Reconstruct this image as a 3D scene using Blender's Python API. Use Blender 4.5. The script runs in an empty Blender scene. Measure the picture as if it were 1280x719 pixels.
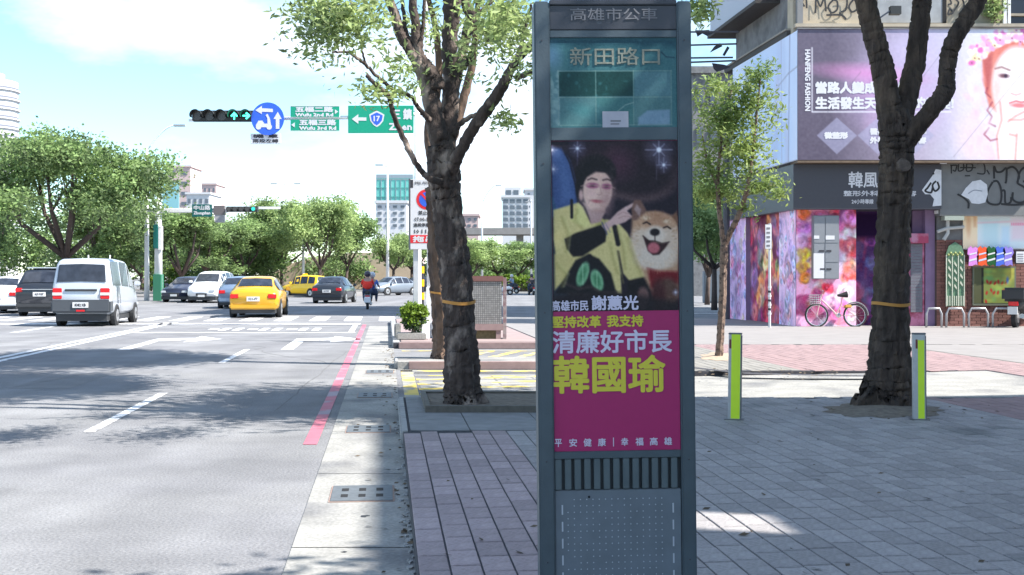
import bpy, math, random
import numpy as np
from mathutils import Vector, Matrix
scene = bpy.context.scene
COL = scene.collection
random.seed(11)
rng = np.random.default_rng(11)
R = math.radians

# ------------------------------------------------------------------ camera, sky, sun, exposure
F = 1500.0; CX = 640.0; HY = 346.0; CAMZ = 1.45; SW = 0.12      # focal length, principal column, horizon row of the photo
cam = bpy.data.cameras.new('camera'); camo = bpy.data.objects.new('camera', cam); COL.objects.link(camo)
camo.location = (0, 0, CAMZ); camo.rotation_euler = (R(90), 0, 0)
cam.sensor_width = 36; cam.lens = 36 * F / 1280; cam.shift_y = -13.5 / 1280
cam.clip_start = 0.05; cam.clip_end = 3000
scene.camera = camo
SUN_EL = 48.0
SDX, SDY = 0.966, -0.259                                           # where the sun stands (to the right and behind)
SUN_AZ = math.atan2(SDX, SDY)                                     # clockwise from +Y
world = bpy.data.worlds.new('World'); scene.world = world; world.use_nodes = True
wn = world.node_tree.nodes; wl = world.node_tree.links
bg = wn['Background']; bg.inputs['Strength'].default_value = 0.098
sky = wn.new('ShaderNodeTexSky'); sky.sky_type = 'NISHITA'; sky.sun_disc = False
sky.sun_elevation = R(SUN_EL); sky.sun_rotation = SUN_AZ; sky.air_density = 1.0; sky.dust_density = 0.0; sky.ozone_density = 2.5
tc = wn.new('ShaderNodeTexCoord'); mp = wn.new('ShaderNodeMapping'); mp.inputs['Scale'].default_value = (1.0, 1.0, 2.6)
mp.inputs['Location'].default_value = (0.3, 0.1, 1.15)
nz = wn.new('ShaderNodeTexNoise'); nz.inputs['Scale'].default_value = 3.2; nz.inputs['Detail'].default_value = 7; nz.inputs['Roughness'].default_value = 0.55
cr = wn.new('ShaderNodeValToRGB'); cr.color_ramp.elements[0].position = 0.47; cr.color_ramp.elements[1].position = 0.64
mx = wn.new('ShaderNodeMix'); mx.data_type = 'RGBA'; mx.inputs['B'].default_value = (5.0, 5.6, 6.4, 1)
wl.new(tc.outputs['Generated'], mp.inputs['Vector']); wl.new(mp.outputs[0], nz.inputs['Vector']); wl.new(nz.outputs['Fac'], cr.inputs[0])
wl.new(cr.outputs[0], mx.inputs['Factor']); tn = wn.new('ShaderNodeMix'); tn.data_type = 'RGBA'; tn.blend_type = 'MULTIPLY'; tn.inputs['Factor'].default_value = 1.0; tn.inputs['B'].default_value = (0.85, 0.99, 1.0, 1); wl.new(sky.outputs[0], tn.inputs['A']); wl.new(tn.outputs['Result'], mx.inputs['A']); wl.new(mx.outputs['Result'], bg.inputs['Color'])
sun = bpy.data.lights.new('sun', 'SUN'); suno = bpy.data.objects.new('sun', sun); COL.objects.link(suno)
sun.energy = 4.4; sun.angle = R(0.53); sun.color = (1.0, 0.95, 0.87)
_h = math.cos(R(SUN_EL)); _n = math.hypot(SDX, SDY)
SUNV = Vector((SDX / _n * _h, SDY / _n * _h, math.sin(R(SUN_EL))))
suno.rotation_euler = SUNV.to_track_quat('Z', 'Y').to_euler()
suno.location = (20, -10, 30)
scene.view_settings.view_transform = 'Standard'; scene.view_settings.look = 'None'
scene.view_settings.exposure = 1.55; scene.view_settings.gamma = 1.0

# ------------------------------------------------------------------ placing
def G(px, py, z=0.0):
    Z = F * (CAMZ - z) / (py - HY); return Vector(((px - CX) / F * Z, Z, z))
def P(px, py, Z):
    return Vector(((px - CX) / F * Z, Z, CAMZ + (HY - py) / F * Z))
AL = math.atan(157 / F)                                           # the street runs this much left of the view axis
def S(s, Z, z=0.0):                                               # s = metres right of the street line, Z = metres ahead
    return Vector((s - 157 / F * Z, Z, z))

# ------------------------------------------------------------------ colours and materials
def c8(r, g, b): return tuple(((v / 255) ** 2.2) for v in (r, g, b))
MATS = {}
def mat(name, col, rough=0.7, metal=0.0, var=0.0, vscale=6.0, col2=None, c2pos=(0.45, 0.6), bump=0.0, bscale=40.0, bdist=0.02, transl=0.0, spec=0.5,
        emit=None, estr=0.0, coat=0.0, rnd=0.0, vc=None, wear=None, alpha=None, stretch=None, coords='Object', speck=None, streak=0.0):
    if name in MATS: return MATS[name]
    m = bpy.data.materials.new(name); m.use_nodes = True; nt = m.node_tree; N = nt.nodes; L = nt.links
    b = N['Principled BSDF']; b.inputs['Roughness'].default_value = rough; b.inputs['Metallic'].default_value = metal
    b.inputs['Specular IOR Level'].default_value = spec; b.inputs['Coat Weight'].default_value = coat
    tcn = N.new('ShaderNodeTexCoord'); vec = tcn.outputs[coords]
    if stretch:
        mpn = N.new('ShaderNodeMapping'); mpn.inputs['Scale'].default_value = stretch; L.new(vec, mpn.inputs['Vector']); vec = mpn.outputs[0]
    def noise(sc, det=5):
        n = N.new('ShaderNodeTexNoise'); n.inputs['Scale'].default_value = sc; n.inputs['Detail'].default_value = det
        L.new(vec, n.inputs['Vector']); return n.outputs['Fac']
    def ramp(fac, p0, p1):
        r = N.new('ShaderNodeMapRange'); r.inputs['From Min'].default_value = p0; r.inputs['From Max'].default_value = p1
        L.new(fac, r.inputs['Value']); return r.outputs[0]
    def mix(fac, a, bb, mode='MIX'):
        x = N.new('ShaderNodeMix'); x.data_type = 'RGBA'; x.blend_type = mode
        for key, v in (('Factor', fac), ('A', a), ('B', bb)):
            if isinstance(v, (int, float)): x.inputs[key].default_value = v
            elif isinstance(v, tuple): x.inputs[key].default_value = (*v[:3], 1)
            else: L.new(v, x.inputs[key])
        return x.outputs['Result']
    cur = tuple(col)
    if vc:
        a = N.new('ShaderNodeAttribute'); a.attribute_name = vc; cur = a.outputs['Color']
    if col2: cur = mix(ramp(noise(vscale), *c2pos), cur, tuple(col2))
    if wear: cur = mix(ramp(noise(wear[1], 8), wear[2], wear[2] + 0.08), cur, tuple(wear[0]))
    if var:
        g = N.new('ShaderNodeMath'); g.operation = 'MULTIPLY_ADD'; g.inputs[1].default_value = 2 * var; g.inputs[2].default_value = 1 - var
        L.new(ramp(noise(vscale * 2.7, 8), 0.25, 0.75), g.inputs[0])
        gv = N.new('ShaderNodeCombineColor')
        for k in range(3): L.new(g.outputs[0], gv.inputs[k])
        cur = mix(1.0, cur, gv.outputs[0], 'MULTIPLY')
    def mulfac(fac, amt, cur):
        g = N.new('ShaderNodeMath'); g.operation = 'MULTIPLY_ADD'; g.inputs[1].default_value = 2 * amt; g.inputs[2].default_value = 1 - amt; L.new(fac, g.inputs[0])
        gv = N.new('ShaderNodeCombineColor')
        for k in range(3): L.new(g.outputs[0], gv.inputs[k])
        return mix(1.0, cur, gv.outputs[0], 'MULTIPLY')
    if speck: cur = mulfac(ramp(noise(speck[1], 2), 0.3, 0.7), speck[0], cur)
    if streak:
        mp2 = N.new('ShaderNodeMapping'); mp2.inputs['Rotation'].default_value = (0, 0, -math.atan(157 / 1500)); mp2.inputs['Scale'].default_value = (1.3, 0.05, 1); L.new(vec, mp2.inputs['Vector'])
        n2 = N.new('ShaderNodeTexNoise'); n2.inputs['Scale'].default_value = 1.0; n2.inputs['Detail'].default_value = 4; L.new(mp2.outputs[0], n2.inputs['Vector']); cur = mulfac(ramp(n2.outputs['Fac'], .3, .7), streak, cur)
    if rnd:
        oi = N.new('ShaderNodeObjectInfo'); ge = N.new('ShaderNodeNewGeometry'); ad = N.new('ShaderNodeMath'); ad.operation = 'ADD'
        L.new(oi.outputs['Random'], ad.inputs[0]); L.new(ge.outputs['Random Per Island'], ad.inputs[1])
        fr = N.new('ShaderNodeMath'); fr.operation = 'FRACT'; L.new(ad.outputs[0], fr.inputs[0])
        g = N.new('ShaderNodeMath'); g.operation = 'MULTIPLY_ADD'; g.inputs[1].default_value = 2 * rnd; g.inputs[2].default_value = 1 - rnd
        L.new(fr.outputs[0], g.inputs[0]); gv = N.new('ShaderNodeCombineColor')
        for k in range(3): L.new(g.outputs[0], gv.inputs[k])
        cur = mix(1.0, cur, gv.outputs[0], 'MULTIPLY')
    if isinstance(cur, tuple): b.inputs['Base Color'].default_value = (*cur, 1)
    else: L.new(cur, b.inputs['Base Color'])
    if emit: b.inputs['Emission Color'].default_value = (*emit, 1); b.inputs['Emission Strength'].default_value = estr
    if bump:
        bm_ = N.new('ShaderNodeBump'); bm_.inputs['Strength'].default_value = bump; bm_.inputs['Distance'].default_value = bdist
        L.new(noise(bscale, 8), bm_.inputs['Height']); L.new(bm_.outputs[0], b.inputs['Normal'])
    if transl:
        t = N.new('ShaderNodeBsdfTranslucent'); ms = N.new('ShaderNodeMixShader'); ms.inputs[0].default_value = transl
        if isinstance(cur, tuple): t.inputs[0].default_value = (*cur, 1)
        else: L.new(cur, t.inputs[0])
        L.new(b.outputs[0], ms.inputs[1]); L.new(t.outputs[0], ms.inputs[2]); L.new(ms.outputs[0], N['Material Output'].inputs['Surface'])
    MATS[name] = m; return m

# ------------------------------------------------------------------ mesh building
def obj(name, me, m=None, parent=None, loc=None, rz=None):
    o = bpy.data.objects.new(name, me)
    if me is not None and m is not None and not me.materials: me.materials.append(m)
    COL.objects.link(o)
    if parent is not None: o.parent = parent
    if loc is not None: o.location = loc
    if rz is not None: o.rotation_euler = (0, 0, rz)
    return o
def tag(o, label=None, cat=None, group=None, kind=None):
    if label: o['label'] = label
    if cat: o['category'] = cat
    if group: o['group'] = group
    if kind: o['kind'] = kind
    return o
def thing(name, label, cat, loc=(0, 0, 0), rz=0.0, group=None):
    o = bpy.data.objects.new(name, None); COL.objects.link(o); o.location = loc; o.rotation_euler = (0, 0, rz)
    o.empty_display_size = 0.1
    return tag(o, label, cat, group)
def copy_thing(o, label=None, loc=None, rz=None, scale=None, parent=None):
    c = o.copy(); COL.objects.link(c)
    if parent is not None: c.parent = parent
    if label: c['label'] = label
    if loc is not None: c.location = loc
    if rz is not None: c.rotation_euler = (0, 0, rz)
    if scale is not None: c.scale = scale
    for ch in list(o.children): copy_thing(ch, parent=c)
    return c
class MB:
    def __init__(s): s.v = []; s.f = []
    def quad(s, a, b, c, d):
        n = len(s.v); s.v += [tuple(a), tuple(b), tuple(c), tuple(d)]; s.f.append((n, n + 1, n + 2, n + 3)); return s
    def poly(s, pts):
        n = len(s.v); s.v += [tuple(p) for p in pts]; s.f.append(tuple(range(n, n + len(pts)))); return s
    def box(s, x0, x1, y0, y1, z0, z1, M=None):
        n = len(s.v); pts = [(x, y, z) for z in (z0, z1) for x, y in ((x0, y0), (x1, y0), (x1, y1), (x0, y1))]
        if M is not None: pts = [tuple(M @ Vector(p)) for p in pts]
        s.v += pts
        s.f += [tuple(n + k for k in q) for q in ((3, 2, 1, 0), (4, 5, 6, 7), (0, 1, 5, 4), (1, 2, 6, 5), (2, 3, 7, 6), (3, 0, 4, 7))]; return s
    def prism(s, pts, z0, z1):                                    # footprint (x,y) counter-clockwise, vertical
        n = len(s.v); k = len(pts)
        s.v += [(p[0], p[1], z0) for p in pts] + [(p[0], p[1], z1) for p in pts]
        s.f.append(tuple(n + i for i in reversed(range(k)))); s.f.append(tuple(n + k + i for i in range(k)))
        for i in range(k): j = (i + 1) % k; s.f.append((n + i, n + j, n + k + j, n + k + i))
        return s
    def slabxz(s, pts, y0, y1):                                   # outline (x,z), thickness along y
        n = len(s.v); k = len(pts)
        s.v += [(p[0], y0, p[1]) for p in pts] + [(p[0], y1, p[1]) for p in pts]
        s.f.append(tuple(n + i for i in range(k))); s.f.append(tuple(n + k + i for i in reversed(range(k))))
        for i in range(k): j = (i + 1) % k; s.f.append((n + j, n + i, n + k + i, n + k + j))
        return s
    def tube(s, pts, rad, n=10, jit=0.0, cap=True, seed=0):
        pts = [Vector(p) for p in pts]
        if isinstance(rad, (int, float)): rad = [rad] * len(pts)
        rr = random.Random(seed); base = len(s.v); up = None
        lobes = [rr.uniform(1 - jit, 1 + jit) for _ in range(n)]
        for i, p in enumerate(pts):
            t = (pts[min(i + 1, len(pts) - 1)] - pts[max(i - 1, 0)])
            if t.length < 1e-9: t = Vector((0, 0, 1))
            t.normalize()
            if up is None: up = Vector((1, 0, 0)) if abs(t.x) < 0.9 else Vector((0, 1, 0))
            a = (up - t * up.dot(t)).normalized(); b = t.cross(a); up = a
            for k in range(n):
                th = 2 * math.pi * k / n; q = rad[i] * (lobes[k] * (1 + rr.uniform(-jit, jit) * 0.7) if jit else 1)
                s.v.append(tuple(p + a * math.cos(th) * q + b * math.sin(th) * q))
        for i in range(len(pts) - 1):
            for k in range(n):
                a0 = base + i * n + k; a1 = base + i * n + (k + 1) % n; s.f.append((a0, a1, a1 + n, a0 + n))
        if cap:
            s.f.append(tuple(base + k for k in reversed(range(n)))); e = base + (len(pts) - 1) * n; s.f.append(tuple(e + k for k in range(n)))
        return s
    def cyl(s, a, b, r0, r1=None, n=16): return s.tube([a, b], [r0, r0 if r1 is None else r1], n)
    def disc(s, c, r, axis='y', n=20, rz=None):
        base = []
        for k in range(n):
            t = 2 * math.pi * k / n; u, v = math.cos(t) * r, math.sin(t) * (r if rz is None else rz)
            base.append((c[0] + u, c[1], c[2] + v) if axis == 'y' else ((c[0], c[1] + u, c[2] + v) if axis == 'x' else (c[0] + u, c[1] + v, c[2])))
        return s.poly(base)
    def ball(s, c, r, nu=12, nv=8, sq=(1, 1, 1)):
        base = len(s.v)
        for j in range(nv + 1):
            ph = math.pi * j / nv
            for i in range(nu):
                th = 2 * math.pi * i / nu
                s.v.append((c[0] + r * sq[0] * math.sin(ph) * math.cos(th), c[1] + r * sq[1] * math.sin(ph) * math.sin(th), c[2] - r * sq[2] * math.cos(ph)))
        for j in range(nv):
            for i in range(nu):
                a = base + j * nu + i; b = base + j * nu + (i + 1) % nu; s.f.append((a, b, b + nu, a + nu))
        return s
    def mesh(s, name='m'):
        me = bpy.data.meshes.new(name); me.from_pydata(s.v, [], s.f); me.validate(); me.update(); return me
    def build(s, name, m, parent=None, smooth=False, bevel=0.0, loc=None, rz=None):
        me = s.mesh(name)
        if smooth: me.shade_smooth()
        if bevel:
            import bmesh
            bm = bmesh.new(); bm.from_mesh(me); bmesh.ops.remove_doubles(bm, verts=bm.verts, dist=1e-5)
            bmesh.ops.bevel(bm, geom=[e for e in bm.edges if e.is_manifold and e.calc_face_angle(0) > 0.6], offset=bevel, segments=2, affect='EDGES', clamp_overlap=True)
            bm.to_mesh(me); bm.free()
        return obj(name, me, m, parent, loc, rz)

# ------------------------------------------------------------------ lettering: glyph outlines laid on a surface, local frame x right, z up, facing -y
def _glyphs(s, res=3, shear=0.0, extr=0.0):
    c = bpy.data.curves.new('t', 'FONT'); c.body = s; c.size = 1; c.resolution_u = res; c.shear = shear
    o = bpy.data.objects.new('t', c); COL.objects.link(o)
    dg = bpy.context.evaluated_depsgraph_get(); me = bpy.data.meshes.new_from_object(o.evaluated_get(dg))
    v = [tuple(p.co) for p in me.vertices]; f = [tuple(p.vertices) for p in me.polygons]
    bpy.data.objects.remove(o); bpy.data.curves.remove(c); bpy.data.meshes.remove(me); return v, f
def lettering(s, x0, x1, z0, z1, y, m, parent, name='lettering', bold=0.0, M=None, res=3, vertical=False):
    v, f = _glyphs(s, res)
    a = np.array([(p[0], p[1]) for p in v]); mn = a.min(0); mxx = a.max(0); sp = mxx - mn
    a = (a - mn) / np.maximum(sp, 1e-6)
    V = []; Fc = []
    offs = [(0, 0)] if not bold else [(0, 0), (bold, 0), (-bold, 0), (0, bold), (0, -bold), (bold * .7, bold * .7), (-bold * .7, -bold * .7), (bold * .7, -bold * .7), (-bold * .7, bold * .7)]
    for k, (ox, oz) in enumerate(offs):
        n = len(V); bx = bold
        for p in a:
            if vertical: V.append((x0 + bx + p[1] * (x1 - x0 - 2 * bx) + ox, y - 0.0002 * k, z1 - bx - p[0] * (z1 - z0 - 2 * bx) + oz))
            else: V.append((x0 + bx + p[0] * (x1 - x0 - 2 * bx) + ox, y - 0.0002 * k, z0 + bx + p[1] * (z1 - z0 - 2 * bx) + oz))
        Fc += [tuple(n + i for i in q) for q in f]
    if M is not None: V = [tuple(M @ Vector(p)) for p in V]
    me = bpy.data.meshes.new(name); me.from_pydata(V, [], Fc); me.update()
    return obj(name, me, m, parent)

# ------------------------------------------------------------------ printed pictures: flat art evaluated on a fine grid, stored as vertex colour
class Art:
    def __init__(s, x0, y0, x1, y1, nx, ny, bgc=(128, 128, 128)):
        s.nx, s.ny = nx, ny
        s.X, s.Y = np.meshgrid(np.linspace(x0, x1, nx), np.linspace(y0, y1, ny)); s.C = np.zeros((ny, nx, 3)) + np.array(bgc, float)
        s.e = (x1 - x0) / nx * 0.9
    def put(s, a, c, al=1.0):
        a = np.clip(a, 0, 1)[..., None] * al; s.C = s.C * (1 - a) + np.array(c, float) * a
    def ell(s, cx, cy, rx, ry, c, ang=0.0, soft=None, al=1.0):
        t = math.radians(ang); dx = s.X - cx; dy = s.Y - cy; u = (dx * math.cos(t) + dy * math.sin(t)) / rx; v = (-dx * math.sin(t) + dy * math.cos(t)) / ry
        d = (np.sqrt(u * u + v * v) - 1) * min(rx, ry); s.put(0.5 - d / (soft or s.e) / 2, c, al)
    def poly(s, pts, c, soft=None, al=1.0):
        ins = np.zeros(s.X.shape, bool); dm = np.full(s.X.shape, 1e9); n = len(pts)
        for i in range(n):
            (ax, ay), (bx, by) = pts[i], pts[(i + 1) % n]
            L2 = (bx - ax) ** 2 + (by - ay) ** 2 + 1e-9; t = np.clip(((s.X - ax) * (bx - ax) + (s.Y - ay) * (by - ay)) / L2, 0, 1)
            dm = np.minimum(dm, np.hypot(s.X - ax - t * (bx - ax), s.Y - ay - t * (by - ay)))
            if ay != by:
                cr_ = ((ay > s.Y) != (by > s.Y)) & (s.X < (bx - ax) * (s.Y - ay) / (by - ay) + ax); ins ^= cr_
        d = np.where(ins, -dm, dm); s.put(0.5 - d / (soft or s.e) / 2, c, al)
    def line(s, pts, w, c, soft=None, al=1.0):
        dm = np.full(s.X.shape, 1e9)
        for (ax, ay), (bx, by) in zip(pts[:-1], pts[1:]):
            L2 = (bx - ax) ** 2 + (by - ay) ** 2 + 1e-9; t = np.clip(((s.X - ax) * (bx - ax) + (s.Y - ay) * (by - ay)) / L2, 0, 1)
            dm = np.minimum(dm, np.hypot(s.X - ax - t * (bx - ax), s.Y - ay - t * (by - ay)))
        s.put(0.5 - (dm - w / 2) / (soft or s.e) / 2, c, al)
    def grain(s, amp=6, blur=1, seed=0):
        r = np.random.default_rng(seed); n = r.normal(0, 1, (s.ny, s.nx))
        for _ in range(blur): n = (n + np.roll(n, 1, 0) + np.roll(n, 1, 1) + np.roll(n, -1, 0) + np.roll(n, -1, 1)) / 5 * 1.6
        s.C += n[..., None] * amp
    def soften(s, k=1):
        for _ in range(k):
            Pd = np.pad(s.C, ((1, 1), (1, 1), (0, 0)), 'edge'); s.C = (Pd[1:-1, 1:-1] * 4 + Pd[:-2, 1:-1] + Pd[2:, 1:-1] + Pd[1:-1, :-2] + Pd[1:-1, 2:]) / 8
    def sheet(s, name, A, B, Dn, m, parent, gain=1.0):             # A top-left, B top-right, Dn bottom-left corner in the parent's frame
        A, B, Dn = (np.array(q, float) for q in (A, B, Dn)); u = np.linspace(0, 1, s.nx); v = np.linspace(0, 1, s.ny); U, Vv = np.meshgrid(u, v)
        co = A + U[..., None] * (B - A) + Vv[..., None] * (Dn - A); me = bpy.data.meshes.new(name); N = s.nx * s.ny
        idx = np.arange(N).reshape(s.ny, s.nx); q = np.stack([idx[:-1, :-1], idx[1:, :-1], idx[1:, 1:], idx[:-1, 1:]], -1).reshape(-1, 4); nf = len(q)
        me.vertices.add(N); me.vertices.foreach_set('co', co.reshape(-1).astype(np.float32)); me.loops.add(nf * 4); me.loops.foreach_set('vertex_index', q.reshape(-1).astype(np.int32))
        me.polygons.add(nf); me.polygons.foreach_set('loop_start', np.arange(0, nf * 4, 4, dtype=np.int32)); me.update()
        at = me.color_attributes.new('print', 'FLOAT_COLOR', 'POINT'); rgb = (np.clip(s.C, 0, 255) / 255) ** 2.2 * gain
        at.data.foreach_set('color', np.concatenate([rgb, np.ones((s.ny, s.nx, 1))], -1).reshape(-1).astype(np.float32))
        return obj(name, me, m, parent)
PRINT = mat('printed_vinyl', (1, 1, 1), 0.45, vc='print', spec=0.3)
PAINTED = mat('painted_wall_art', (1, 1, 1), 0.8, vc='print', spec=0.2, var=0.06, vscale=4)

# ------------------------------------------------------------------ foliage
def leaf_mesh(name, cen, size, aspect=0.45, tilt=1.0, seed=0):
    r = np.random.default_rng(seed); n = len(cen)
    a = r.normal(0, 1, (n, 3)); a[:, 2] *= tilt; a /= np.linalg.norm(a, axis=1, keepdims=True)
    b = np.cross(a, r.normal(0, 1, (n, 3))); b /= np.linalg.norm(b, axis=1, keepdims=True) + 1e-9
    L = (size * r.uniform(0.6, 1.3, n))[:, None]
    v = np.stack([cen - a * L / 2, cen + b * L * aspect / 2 - a * L * 0.05, cen + a * L / 2, cen - b * L * aspect / 2 - a * L * 0.05], 1).reshape(-1, 3)
    me = bpy.data.meshes.new(name); me.vertices.add(n * 4); me.vertices.foreach_set('co', v.reshape(-1).astype(np.float32))
    me.loops.add(n * 4); me.loops.foreach_set('vertex_index', np.arange(n * 4, dtype=np.int32))
    me.polygons.add(n); me.polygons.foreach_set('loop_start', np.arange(0, n * 4, 4, dtype=np.int32)); me.update(); return me
def in_blobs(blobs, n, per=14, spread=0.16, shell=0.5, seed=0):    # blobs: (x,y,z,rx,ry,rz[,weight])
    r = np.random.default_rng(seed); B = np.array([b[:6] for b in blobs], float); w = np.array([(b[6] if len(b) > 6 else 1) * b[3] * b[4] * b[5] for b in blobs]) ** 0.8
    k = max(1, n // per); i = r.choice(len(B), k, p=w / w.sum()); d = r.normal(0, 1, (k, 3)); d /= np.linalg.norm(d, axis=1, keepdims=True)
    rad = r.uniform(0, 1, k) ** shell * r.uniform(0.8, 1.12, k)
    cl = B[i, :3] + d * rad[:, None] * B[i, 3:6]
    out = np.repeat(cl, per, 0); out += r.normal(0, 1, out.shape) * spread * np.array([1, 1, 0.6]); return out
# ================================================================== THE SETTING
ASPH = mat('asphalt', (0.172, 0.173, 0.184), 0.9, var=0.17, vscale=0.5, col2=(0.205, 0.206, 0.214), c2pos=(0.42, 0.60), bump=0.5, bscale=45, spec=0.2, speck=(0.22, 55), streak=0.12, wear=((0.13, 0.13, 0.138), 0.45, 0.66))
GROUND = mat('far_ground', (0.15, 0.15, 0.15), 0.9, var=0.1, vscale=0.2)
CONC = mat('gutter_concrete', (0.28, 0.275, 0.262), 0.88, var=0.16, vscale=1.1, speck=(0.16, 40), col2=(0.165, 0.165, 0.17), c2pos=(0.5, 0.68), bump=0.3, bscale=30, spec=0.3)
KERBM = mat('kerb_stone', (0.30, 0.30, 0.30), 0.85, var=0.18, vscale=3, bump=0.4, bscale=25)
PINKK = mat('pink_kerb', (0.27, 0.19, 0.185), 0.85, var=0.15, vscale=3)
PAVEM = mat('mauve_paver', (0.315, 0.252, 0.262), 0.85, speck=(.14, 60), wear=((.17, .155, .165), 1.1, .6), rnd=0.16, var=0.12, vscale=3, bump=0.25, bscale=70)
PAVEG = mat('blue_grey_paver', (0.285, 0.270, 0.275), 0.85, speck=(.14, 60), wear=((.165, .165, .17), .7, .58), rnd=0.15, var=0.12, vscale=3, bump=0.25, bscale=70)
PAVEP = mat('pink_paver', (0.255, 0.175, 0.178), 0.85, rnd=0.10, var=0.1, vscale=3, bump=0.2, bscale=60)
PAVEL = mat('pale_paver', (0.22, 0.21, 0.195), 0.85, rnd=0.08, var=0.12, vscale=2, bump=0.2, bscale=60)
BED = mat('joint_mortar', (0.05, 0.05, 0.06), 0.95, var=0.25, vscale=8)
WHITE = mat('road_white', (0.62, 0.62, 0.63), 0.7, wear=((0.22, 0.22, 0.23), 7.0, 0.54), var=0.08, vscale=2)
REDL = mat('road_red', (0.42, 0.12, 0.165), 0.7, wear=((0.30, 0.24, 0.28), 1.2, 0.52), var=0.15, vscale=1.5)
YELL = mat('road_yellow', (0.58, 0.44, 0.09), 0.75, wear=((0.27, 0.265, 0.245), 3.0, 0.46), var=0.12, vscale=2)
SOIL = mat('soil', (0.15, 0.125, 0.10), 0.95, var=0.4, vscale=6, bump=0.9, bscale=16)

tag(MB().quad((-900, -60, -0.03), (900, -60, -0.03), (900, 1500, -0.03), (-900, 1500, -0.03)).build('ground', GROUND), kind='structure')
UK = 0.145                                                         # the kerb line
rd = MB(); rd.quad(S(-22, -30), S(UK, -30), S(UK, 38), S(-22, 38)); rd.quad((-90, 38, 0), (80, 38, 0), (80, 104, 0), (-90, 104, 0))
rd.quad(S(-22, 104), S(9, 104), S(9, 420), S(-22, 420)); rd.quad(S(UK, 13.2), S(8.5, 13.2), S(8.5, 17.0), S(UK, 17.0)); rd.quad(S(UK, 17.0), S(3.2, 17.0), S(3.2, 24.2), S(UK, 24.2))
road = tag(rd.build('road', ASPH), kind='structure')
gt = MB(); zs = list(np.arange(-8, 37.5, 2.4))
for a, b in zip(zs[:-1], zs[1:]): gt.quad(S(-0.505, a + 0.008, 0.006), S(UK, a + 0.008, 0.006), S(UK, b - 0.008, 0.006), S(-0.505, b - 0.008, 0.006))
tag(gt.build('gutter', CONC), kind='structure')
# crumbled mortar along the kerb joint
cm = MB(); rr = random.Random(4)
for k in range(110):
    z = rr.uniform(4.5, 12); s0 = UK - abs(rr.gauss(0, 0.022)) - 0.005; w = rr.uniform(0.006, 0.022); p = S(s0, z, 0.006)
    pts = [(p.x + w * math.cos(t) * rr.uniform(0.5, 1.1), p.y + w * 1.8 * math.sin(t) * rr.uniform(0.5, 1.1)) for t in np.arange(0, 6.2, 0.9)]
    cm.prism(pts, 0.006, 0.006 + rr.uniform(0.003, 0.012))
tag(cm.build('mortar_debris', KERBM, ), 'crumbled mortar bits scattered along the foot of the kerb', 'debris', kind='stuff')

# plaza: raised bed with kerbs, pavers laid on it as pieces
def plate(name, s0, s1, z0, z1, top, m, kerb=None, km=KERBM):
    o = MB().prism([S(s0, z0), S(s1, z0), S(s1, z1), S(s0, z1)], -0.02, top).build(name, m); tag(o, kind='structure'); return o
plaza = plate('plaza_pavement', UK, 60, -30, 10.25, SW - 0.008, BED)
plaza_far = plate('plaza_pavement', 3.2, 60, 17.0, 38, SW - 0.008, BED); plaza_mid = plate('plaza_pavement', 8.5, 60, 10.25, 17.0, SW - 0.008, BED)
plaza_b = plate('plaza_pavement', UK, 8.5, 10.25, 13.3, SW - 0.008, BED)
plaza_c = plate('plaza_pavement', UK, 3.2, 24.2, 38, SW - 0.008, BED)
isl = plate('kerb_island', UK + 0.03, 3.2, 18.75, 19.9, SW, CONC)
ramp = MB().quad(S(2.6, 13.2, 0.006), S(8.5, 13.2, 0.115), S(8.5, 17.0, 0.115), S(2.6, 17.0, 0.006)).build('dropped_pavement', CONC); tag(ramp, kind='structure')
def paver_mesh(L, W, name, m):
    h = 0.008; c = 0.003; x, y = W / 2, L / 2; mb = MB()
    mb.v = [(-x, -y, 0), (x, -y, 0), (x, y, 0), (-x, y, 0), (-x, -y, h - c), (x, -y, h - c), (x, y, h - c), (-x, y, h - c), (-x + c, -y + c, h), (x - c, -y + c, h), (x - c, y - c, h), (-x + c, y - c, h)]
    mb.f = [(0, 1, 5, 4), (1, 2, 6, 5), (2, 3, 7, 6), (3, 0, 4, 7), (4, 5, 9, 8), (5, 6, 10, 9), (6, 7, 11, 10), (7, 4, 8, 11), (8, 9, 10, 11)]
    me = mb.mesh(name); me.materials.append(m); return me, mb
PW, PL = 0.147, 0.30; ca, sa = math.cos(AL), math.sin(AL)
def uv(u, v): return (u * ca - v * sa, u * sa + v * ca)
pm = {k: paver_mesh(PL - 0.0125, PW - 0.0095, 'paver', m) for k, m in (('m', PAVEM), ('g', PAVEG), ('p', PAVEP), ('l', PAVEL))}
rest = {k: ([], []) for k in pm}; cand = []
rr = random.Random(5)
for i in range(110):
    u = UK * ca + PW * (i + 0.5); off = rr.uniform(0, PL)
    kind = 'm' if i < 6 else ('g' if i < 39 else 'p' if i < 65 else 'l')
    for j in range(0, 82):
        v = 3.6 + off + PL * j; x, y = uv(u, v); s_ = x + 157 / F * y
        if y > 23.5 or y < 3.4 or (x - 1.0) / max(y, 1) > 0.45: continue
        if 13.22 < y < 17.08 and s_ < 8.55: continue
        if s_ < 3.3 and (y > 13.2): continue
        if 10.35 < y < 13.3 and s_ < 2.05: continue
        k2 = kind
        if y > 13.2 and kind in 'mg': k2 = 'l'
        tilt = (rr.uniform(-1, 1) * 0.0015, rr.uniform(-1, 1) * 0.0015, rr.uniform(-1, 1) * 0.003)
        px = CX + F * x / y; py = HY + F * (CAMZ - SW) / y
        vis = -10 < px < 1290 and py < 735 and not (672 < px < 868) and px > 505
        cand.append((-(py if vis else -1e4 - y), x, y, k2, tilt, rr.uniform(-0.0015, 0.0015)))
cand.sort(key=lambda t: t[0])
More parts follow.
